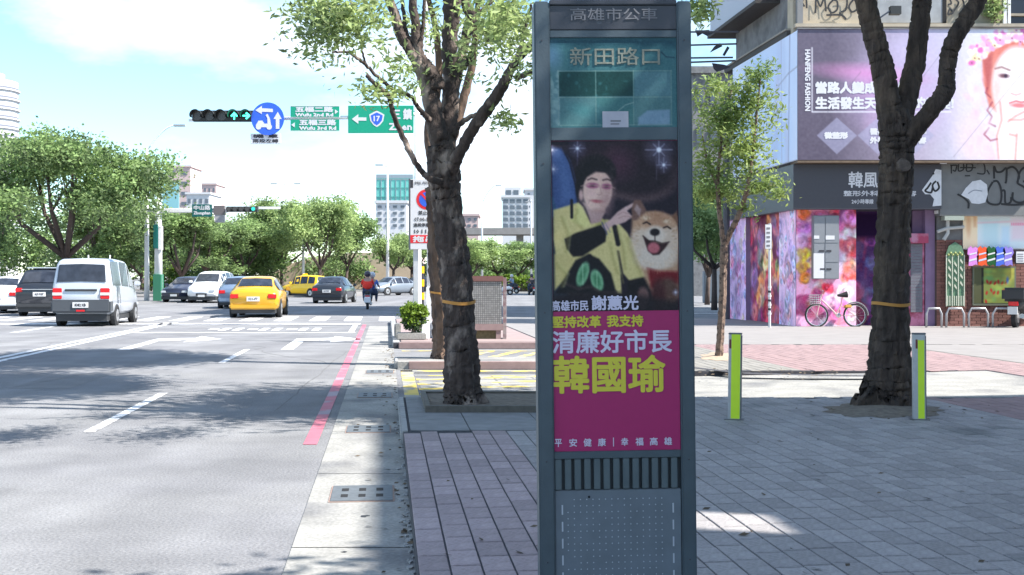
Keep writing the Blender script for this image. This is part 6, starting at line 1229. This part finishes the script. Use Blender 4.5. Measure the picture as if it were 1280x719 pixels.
def rider(label, loc, rz, top, legs, helm, y0=-.25, hz=.80, vest=None, arms_fwd=.42):
    t = thing('person', label, 'person', loc, rz)
    J = [(0, y0, hz, .15, .12), (0, y0 + .02, hz + .22, .15, .11), (0, y0 + .04, hz + .42, .17, .11), (0, y0 + .06, hz + .54, .07), (0, y0 + .08, hz + .64, .085, .095), (0, y0 + .08, hz + .74, .08, .09),
         (.19, y0 + .05, hz + .46, .065), (.27, y0 + .14, hz + .25, .05), (.29, y0 + arms_fwd, hz + .20, .04), (.29, y0 + arms_fwd + .08, hz + .20, .035),
         (-.19, y0 + .05, hz + .46, .065), (-.27, y0 + .14, hz + .25, .05), (-.29, y0 + arms_fwd, hz + .20, .04), (-.29, y0 + arms_fwd + .08, hz + .20, .035),
         (.12, y0 + .04, hz - .02, .10), (.17, y0 + .40, hz - .05, .075), (.16, y0 + .42, hz - .42, .05), (.16, y0 + .54, hz - .46, .05, .035),
         (-.12, y0 + .04, hz - .02, .10), (-.17, y0 + .40, hz - .05, .075), (-.16, y0 + .42, hz - .42, .05), (-.16, y0 + .54, hz - .46, .05, .035)]
    E = [(0, 1), (1, 2), (2, 3), (3, 4), (4, 5), (2, 6), (6, 7), (7, 8), (8, 9), (2, 10), (10, 11), (11, 12), (12, 13), (0, 14), (14, 15), (15, 16), (16, 17), (0, 18), (18, 19), (19, 20), (20, 21)]
    b = skin_body('body', J, E, SKIN, t)
    def cloth(nm, idx, m, gr=1.14): 
        mp_ = {q: i for i, q in enumerate(idx)}; return skin_body(nm, [(*J[q][:3], J[q][3] * gr, (J[q][4] if len(J[q]) > 4 else J[q][3]) * gr) for q in idx], [(mp_[a], mp_[c]) for a, c in E if a in mp_ and c in mp_], m, t)
    cloth('shirt', [0, 1, 2, 6, 7, 10, 11], top); cloth('trousers', [0, 14, 15, 16, 18, 19, 20], legs, 1.18)
    if vest: cloth('vest', [0, 1, 2], vest, 1.62)
    MB().ball((0, y0 + .07, hz + .73), .145, 14, 10, (1, 1.1, 1.0)).build('helmet', helm, t, smooth=True)
    MB().ball((0, y0 + .21, hz + .64), .02, 6, 4).build('nose', SKIN, t)
    for s in (-1, 1):
        for f in range(5): MB().tube([(s * .29 + s * (f - 2) * .012, y0 + arms_fwd + .08, hz + .21), (s * .29 + s * (f - 2) * .012, y0 + arms_fwd + .14 - .006 * abs(f - 2), hz + .2), (s * .29 + s * (f - 2) * .012, y0 + arms_fwd + .13, hz + .165)], .009, 5).build('finger', SKIN, t)
    return t
sg_ = G(456.5, 387) + Vector((0, .9, 0)); sc = scooter('scooter ridden away by two people in mid street, pale tail and plate', sg_, AL, mat('scooter_grey', (.12, .13, .15), .4))
MB().box(-.15, .15, -.93, -.78, .30, .56).build('tail_panel', WHT, sc, bevel=.03)
RV = mat('red_vest', c8(238, 62, 48), .8); BLSH = mat('blue_shirt', c8(70, 110, 190), .8)
rider('passenger in a red vest and dark helmet on the back of the scooter', sg_, AL, RV, DEN, mat('helmet_dark', (.05, .04, .06), .3), -.42, .84, RV, .30)
rider('scooter driver in blue shirt and white helmet in front of the red-vested passenger', sg_ + Vector((.20, .02, 0)), AL - .05, BLSH, DEN, mat('helmet_white', (.6, .62, .66), .3), .0, .80)
g = G(638, 367); scooter('scooter with a blue-shirted rider waiting beyond the tiled cabinet', g, R(60), mat('scooter_dark', (.03, .03, .04), .4)); rider('rider in pale blue shirt and white helmet beyond the tiled cabinet', g, R(60), mat('pale_blue_cloth', (.25, .36, .5), .8), DEN, MATS['helmet_white'], -.2, .8)
scooter('pale scooter parked right behind the red cap of the cabinet', G(628, 369), R(80), WHT)
scooter('dark scooter partly hidden by the left post of the totem', G(664, 369), R(15), MATS['scooter_dark']); rider('rider in dark clothes partly hidden by the left post of the totem', G(664, 369), R(15), INK, DEN, MATS['helmet_dark'], -.2, .8)
mo_ = scooter('black scooter with white plate parked at the right edge before the shop', G(1277, 409, SW) + Vector((.12, .3, 0)), R(-35), TRIM); mo_.scale = (1.2, 1.1, 1.1); MB().box(-.26, .26, -.80, -.45, .62, .95).build('top_box', TRIM, mo_, bevel=.06); MB().box(-.10, .10, -.93, -.90, .32, .50).build('white_plate', PLW, mo_)
# ================================================================== FAR TREES, HEDGE, WALL
LEAFD = mat('leaf_far', (0.24, 0.35, 0.13), .6, col2=(0.115, 0.165, 0.075), vscale=.55, rnd=.30, transl=.42, spec=.25)
LEAFY = mat('leaf_far_bright', (0.36, 0.47, 0.19), .6, col2=(0.16, 0.23, 0.09), vscale=.5, rnd=.28, transl=.42, spec=.25)
BARKF = mat('far_bark', (.085, .062, .055), .9, var=.25, vscale=2)
def make_tree(name, seed, H, rx, nleaf, leaf, mleaf, fork=.28, limbs=5, lean=0.0, ls=.2, flat=.42, trunk_r=.16):
    rr = random.Random(seed); t = thing(name, None, None); mb = MB(); f = Vector((lean, 0, H * fork))
    mb.tube([(0, 0, 0), (lean * .4, 0, H * fork * .5), tuple(f)], [trunk_r * 1.3, trunk_r, trunk_r * .95], 10, .08, seed=seed); mb.build('trunk', BARKF, t, smooth=True); blobs = []
    for k in range(limbs):
        a = 2 * math.pi * (k + rr.uniform(-.3, .3)) / limbs; r = rx * rr.uniform(.35, .72); top = Vector((math.cos(a) * r + lean, math.sin(a) * r, H * rr.uniform(.62, .84))); mid = (f + top) / 2 + Vector((math.cos(a), math.sin(a), 0)) * r * .18 - Vector((0, 0, H * .03))
        MB().tube([f, mid, top], [trunk_r * .75, trunk_r * .5, trunk_r * .2], 8, .08, seed=seed + k).build('limb', BARKF, t, smooth=True)
        MB().tube([mid, mid + Vector((rr.uniform(-1, 1) * r * .5, rr.uniform(-1, 1) * r * .5, H * .22))], [trunk_r * .4, trunk_r * .12], 6, .08, seed=seed + k).build('limb', BARKF, t)
        blobs.append((top.x, top.y, top.z, rx * rr.uniform(.34, .52), rx * rr.uniform(.34, .52), H * rr.uniform(.10, .17)))
    for k in range(limbs + 7): a = rr.uniform(0, 6.28); r = rx * rr.uniform(.1, .85); blobs.append((math.cos(a) * r + lean, math.sin(a) * r, H * (rr.uniform(.44, .92) - .20 * (r / rx) ** 2), rx * rr.uniform(.22, .4), rx * rr.uniform(.22, .4), H * rr.uniform(.07, .13), .8))
    me = leaf_mesh('crown', in_blobs(blobs, nleaf, 16, .30 * H / 9, .45, seed), leaf, .55, .7, seed); obj('crown', me, mleaf, t)['kind'] = 'stuff'
    return t
def set_tree(t, label, px, Z, group=None, rz=0, sc=(1, 1, 1), z=0.0):
    t['label'] = label; t['category'] = 'tree'; t.location = ((px - CX) / F * Z, Z, z); t.rotation_euler = (0, 0, rz); t.scale = sc
    if group: t['group'] = group
    return t
GR = 'trees along the far side of the crossing'
big = set_tree(make_tree('rain_tree', 21, 9.8, 6.2, 34000, .24, LEAFD, .26, 7, .3, trunk_r=.24), 'wide spreading tree filling the left edge above the parked cars', 76, 68)
A1 = set_tree(make_tree('street_tree', 31, 9.0, 4.2, 17000, .26, LEAFY, .24, 6), 'rounded light green tree in mid picture behind the yellow van', 400, 106, GR, 0, (1, 1, 1.0))
B1_ = set_tree(make_tree('street_tree', 37, 8.0, 3.6, 15000, .26, LEAFD, .3, 5, .4), 'darker leafy tree left of centre behind the grey sedan', 300, 108, GR, 0, (1.1, 1.1, .86))
C1_ = set_tree(make_tree('street_tree', 43, 7.0, 2.8, 7000, .24, LEAFY, .34, 5), 'slim-stemmed tree behind the silver sedan at the sloping wall', 492, 110, GR, 0, (.8, .8, .86))
D1_ = set_tree(make_tree('street_tree', 47, 9.0, 3.4, 14000, .28, LEAFD, .2, 6, -.3), 'dense dark tree standing behind the far white mast', 232, 92, GR, .5, (1, 1, .80))
for src, label, px, Z, rz, sc in (
    (A1, 'tall tree crown rising above the wall end between taxi and black sedan', 352, 112, 2.0, (.95, .95, 1.02)), (B1_, 'tree with upright dark limbs straight above the black sedan', 432, 118, 1.1, (.9, .9, 1.0)),
    (C1_, 'small yellow-green tree between the pale street lamp and the tow-away board', 515, 122, 2.6, (1, 1, .9)), (D1_, 'dark tree at the far left edge behind the wide spreading tree', -25, 86, 1.0, (1.5, 1.5, 1.0)),
    (D1_, 'deep green tree filling the gap behind the silver van roof', 132, 96, 2.2, (1.25, 1.25, .9)), (B1_, 'leafy tree right of the far white mast over the parked navy sedan', 262, 100, 4.0, (1.1, 1.1, .82)),
    (A1, 'lower light green tree between the two lamp posts above the grey sedan', 330, 126, 5.0, (1, 1, .9)), (A1, 'yellow-green tree left of the curved lamp behind the big trunk', 588, 118, .7, (.8, .8, .62)),
    (C1_, 'bright green tree just right of the curved-arm lamp', 622, 120, 3.4, (1.2, 1.2, .76)), (B1_, 'light tree against the left post of the totem, over the hedge', 652, 122, 2.7, (.85, .85, .66)),
    (D1_, 'dark tree in shade close right of the totem', 884, 62, 1.7, (.72, .72, .80)), (A1, 'sunlit far tree seen under the dark one right of the totem', 872, 120, 4.4, (1, 1, .8)), (C1_, 'slender dark tree before the pale box right of the totem', 893, 52, .4, (.7, .7, .75)),
    (B1_, 'hazy small tree behind the route sign post', 548, 135, 1.9, (1, 1, .8)), (D1_, 'broad green tree low behind the silver van and the far mast', 178, 120, 5.2, (1.3, 1.3, .8))):
    c = copy_thing(src, label, (0, 0, 0)); set_tree(c, label, px, Z, GR, rz, sc)
C1_['label'] = 'slim-stemmed tree behind the silver sedan at the sloping wall'
# low far woods closing the view
wd = []
for (a, b, Z, h, *lift) in ((-60, 370, 130, 8.4), (190, 365, 112, 5.5), (365, 470, 127, 4.2), (395, 460, 118, 8.5, .72), (470, 530, 121, 6.0, .72), (560, 700, 150, 4.0), (840, 990, 150, 5.0), (500, 600, 170, 4.2)):
    for k in range(int((b - a) / 12)): px = a + k * 12 + random.uniform(-4, 4); wd.append(((px - CX) / F * Z, Z + random.uniform(-3, 3), h * (lift[0] + random.uniform(-.1, .1) if lift else random.uniform(.35, .6)), 1.6, 2.0, h * (.22 if lift else .42)))
me = leaf_mesh('far_woods', in_blobs(wd, 60000, 10, .4, .6, 77), .38, .6, .8, 78); tag(obj('far_woods', me, LEAFD), 'low belt of far greenery behind the crossing', 'woods', kind='stuff')
# topiary by the far mast
for k, (px, py, lb) in enumerate(((171 * 1.0 + 48, 366, 'small cloud-pruned bush between the far mast and the navy sedan'), (189, 366, 'small pruned bush left of the far mast, above the van'))):
    b = G(px, py); t = thing('topiary_bush', lb, 'bush', b, group='cloud-pruned bushes by the far mast'); MB().tube([(0, 0, 0), (.1, 0, 1), (-.1, 0, 2.0)], .06, 6).build('stem', BARKF, t)
    obj('leaves', leaf_mesh('leaves', in_blobs([(0, 0, 2.2, .7, .6, .35), (.3, 0, 1.3, .7, .5, .3), (-.3, 0, .7, .5, .5, .3)], 1500, 6, .09, .5, k), .16, .6, .6, k), LEAFS, t)
# hedge
hd = thing('hedge', 'clipped bright hedge across the far pavement left of the totem', 'hedge', ((640 - CX) / F * 118, 118, 0)); obj('leaves', leaf_mesh('leaves', in_blobs([(x, 0, .9, .6, .6, .8) for x in np.arange(-3, 3.2, .5)], 5000, 8, .1, .5, 9), .22, .6, .8, 9), LEAFS, hd); MB().box(-3.3, 3.3, -.2, .2, 0, .9).build('inner_stems', BARKF, hd)
# sloping sand coloured wall behind the trees
wl_ = MB(); Zw = 128; pts = [(340, 342), (362, 330), (395, 321), (440, 316), (480, 316), (520, 321)]
wl_.slabxz([((340 - CX) / F * Zw, -0.03)] + [((520 - CX) / F * Zw, -0.03)] + [((a - CX) / F * Zw, CAMZ + (HY - b) / F * Zw) for a, b in reversed(pts)], Zw, Zw + .8)
tag(wl_.build('earth_wall', mat('sand_wall', (.46, .37, .28), .9, var=.12, vscale=.5)), 'long low sand-coloured wall behind the tree trunks in mid picture', 'wall')
# kerb and pavement across the crossing
fk_ = thing('far_pavement', None, None); fk_['kind'] = 'structure'
MB().box(-90, -11.5, 84, 128, -.02, .13).build('slab', MATS['pale_slabs'], fk_); MB().box(3.0, 60, 106, 150, -.02, .13).build('slab', MATS['pale_slabs'], fk_)
# ================================================================== FAR BUILDINGS
GW = mat('far_glass', (.10, .12, .15), .2); BW = mat('far_white', (.52, .52, .54), .8); BP = mat('far_pink', (.50, .38, .37), .8)
def tower(label, px0, px1, pyt, Z, m, rows, cols, wx=.6, wz=.5, name='far_building', base=352, rot=0.0, depth=12, wm=GW, skip=()):
    k = Z / F; w = (px1 - px0) * k; h = (base - pyt) * k; t = thing(name, label, 'building', P((px0 + px1) / 2, base, Z)); t.location.z = 0; h = (HY - pyt) * k + CAMZ
    MB().box(-w / 2, w / 2, 0, depth, 0, h).build('walls', m, t)
    for i in range(rows):
        for j in range(cols):
            if (i, j) in skip: continue
            zc = h - (i + .6) * h_row(h, rows, pyt, base, k); xc = -w / 2 + (j + .5) * w / cols; ww = w / cols * wx; hh = h_row(h, rows, pyt, base, k) * wz
            f_ = MB().box(xc - ww / 2, xc + ww / 2, -.12, .05, zc - hh / 2, zc + hh / 2).build('window', wm, t)
    MB().box(-w / 2 - .3, w / 2 + .3, -.3, depth, h, h + .5).build('parapet', m, t)
    return t, w, h
def h_row(h, rows, pyt, base, k): return (285 - pyt) * k / rows
t, w, h = tower('pink and white apartment tower with dark window slots above the left trees', 208, 238, 209, 330, BP, 6, 2, .5, .34); MB().box(-w / 2 - 1, -w / 2 + 3.5, -.4, 4, h - 12, h - 4).build('teal_glass', mat('teal_glass', (.2, .42, .46), .3), t)
tower('low pink-grey block with small windows right of the pink tower', 243, 270, 231, 380, BP, 5, 5, .4, .4)
tower('white low building between the pink tower and the name sign', 233, 262, 243, 300, BW, 3, 4, .5, .4)
t, w, h = tower('white office block with a grid of dark windows left of the totem', 628, 661, 247, 260, BW, 5, 4, .72, .62); MB().box(-w / 2 + .5, -w / 2 + 4, 0, 5, h, h + 2.2).build('roof_house', BW, t)
for j in range(2): MB().box(-w / 2 + .8 + j * 1.6, -w / 2 + 1.9 + j * 1.6, -.1, .1, h + .4, h + 1.6).build('window', GW, t)
tower('pale narrow block touching the left post of the totem', 656, 676, 238, 300, BW, 6, 2, .3, .3)
tower('small reddish block seen between the trunk and the curved lamp', 575, 598, 270, 280, BP, 2, 3, .5, .4)
# building under green netting
k = 240 / F; t = thing('netted_building', 'tower under construction wrapped in turquoise netting behind the lamp', 'building', ((493 - CX) / F * 240, 240, 0)); w = 46 * k; h1 = (HY - 218) * k + CAMZ; NET = mat('green_net', (.12, .42, .38), .8, var=.12, vscale=.3)
MB().box(-w / 2, w / 2, 0, 10, 0, h1 - 7 * k).build('netting', NET, t); MB().box(-w / 2, w / 2, 0.1, 10, h1 - 7 * k, h1).build('top_storey', mat('grey_blue_roof', (.22, .27, .31), .7), t)
for j in range(8): MB().box(-w / 2 + j * w / 7.5, -w / 2 + j * w / 7.5 + .12, -.1, 0, 8, h1 - 7 * k).build('scaffold_pole', MATS['grey_blue_roof'], t)
for j in range(6): MB().box(-w / 2, w / 2, -.12, 0, 12 + j * 1.8, 12.1 + j * 1.8).build('scaffold_rail', mat('net_seam', (.08, .3, .28), .8), t)
tower('white and pink block standing in front of the netted tower', 470, 508, 254, 225, BW, 4, 4, .5, .4); tower('pink low wing beside the netted tower', 494, 526, 262, 232, BP, 3, 3, .5, .4)
# round white tower at the left edge
Zt = 300; k = Zt / F; rt = thing('round_tower', 'round white tower with dark balcony bands at the left picture edge', 'building', ((-14 - CX) / F * (Zt + 8), Zt + 8, 0)); H = (HY - 96) * k + CAMZ; r = 35 * k
MB().tube([(0, 0, 0), (0, 0, H)], r, 40).build('walls', BW, rt, smooth=False)
for j in range(22):
    z = H - 2.2 - j * 2.45
    if z < 3: break
    MB().tube([(0, 0, z), (0, 0, z + .55)], r + .08, 40).build('window_band', mat('band_grey', (.14, .15, .19), .6), rt); MB().tube([(0, 0, z - .35), (0, 0, z)], r + .5, 40).build('balcony', BW, rt)
MB().tube([(0, 0, H), (0, 0, H + 2)], r * .55, 24).build('roof_house', BW, rt); MB().tube([(r * .5, -r * .5, H), (r * .5, -r * .5, H + 3)], .5, 8).build('roof_unit', GW, rt)
# viaduct
vd = thing('viaduct', 'pale elevated track beam running behind the far trees left of the totem', 'viaduct', (0, 0, 0)); Zv = 165; MB().box((560 - CX) / F * Zv, (720 - CX) / F * Zv, Zv, Zv + 6, CAMZ + 53 / F * Zv, CAMZ + 61 / F * Zv).build('beam', MATS['pale_slabs'], vd)
for px in (575, 650, 715): MB().box((px - CX) / F * Zv - .5, (px - CX) / F * Zv + .5, Zv + 2, Zv + 4, 0, CAMZ + 53 / F * Zv).build('pier', MATS['pale_slabs'], vd)
# right of the totem, far
tower('grey far building behind the young tree right of the totem', 866, 918, 92, 90, GREYW, 4, 3, .5, .4)
t = thing('roadside_cabinet', 'grey roadside cabinet in the shade beyond the plaza, right of the totem', 'cabinet', G(893, 379)); MB().box(-.55, .75, 0, .7, 0, 1.75).build('case', mat('cabinet_bluegrey', (.16, .19, .23), .6), t, bevel=.03); MB().box(-.48, .08, -.02, 0, .1, 1.65).build('door', MATS['cabinet_bluegrey'], t); MB().box(.12, .68, -.02, 0, .1, 1.65).build('door', MATS['cabinet_bluegrey'], t)
for o in bpy.data.objects:                                          # tidy: empties whose label was never set
    if o.type == 'EMPTY' and o.parent is None and not o.children and not o.get('kind'): bpy.data.objects.remove(o)
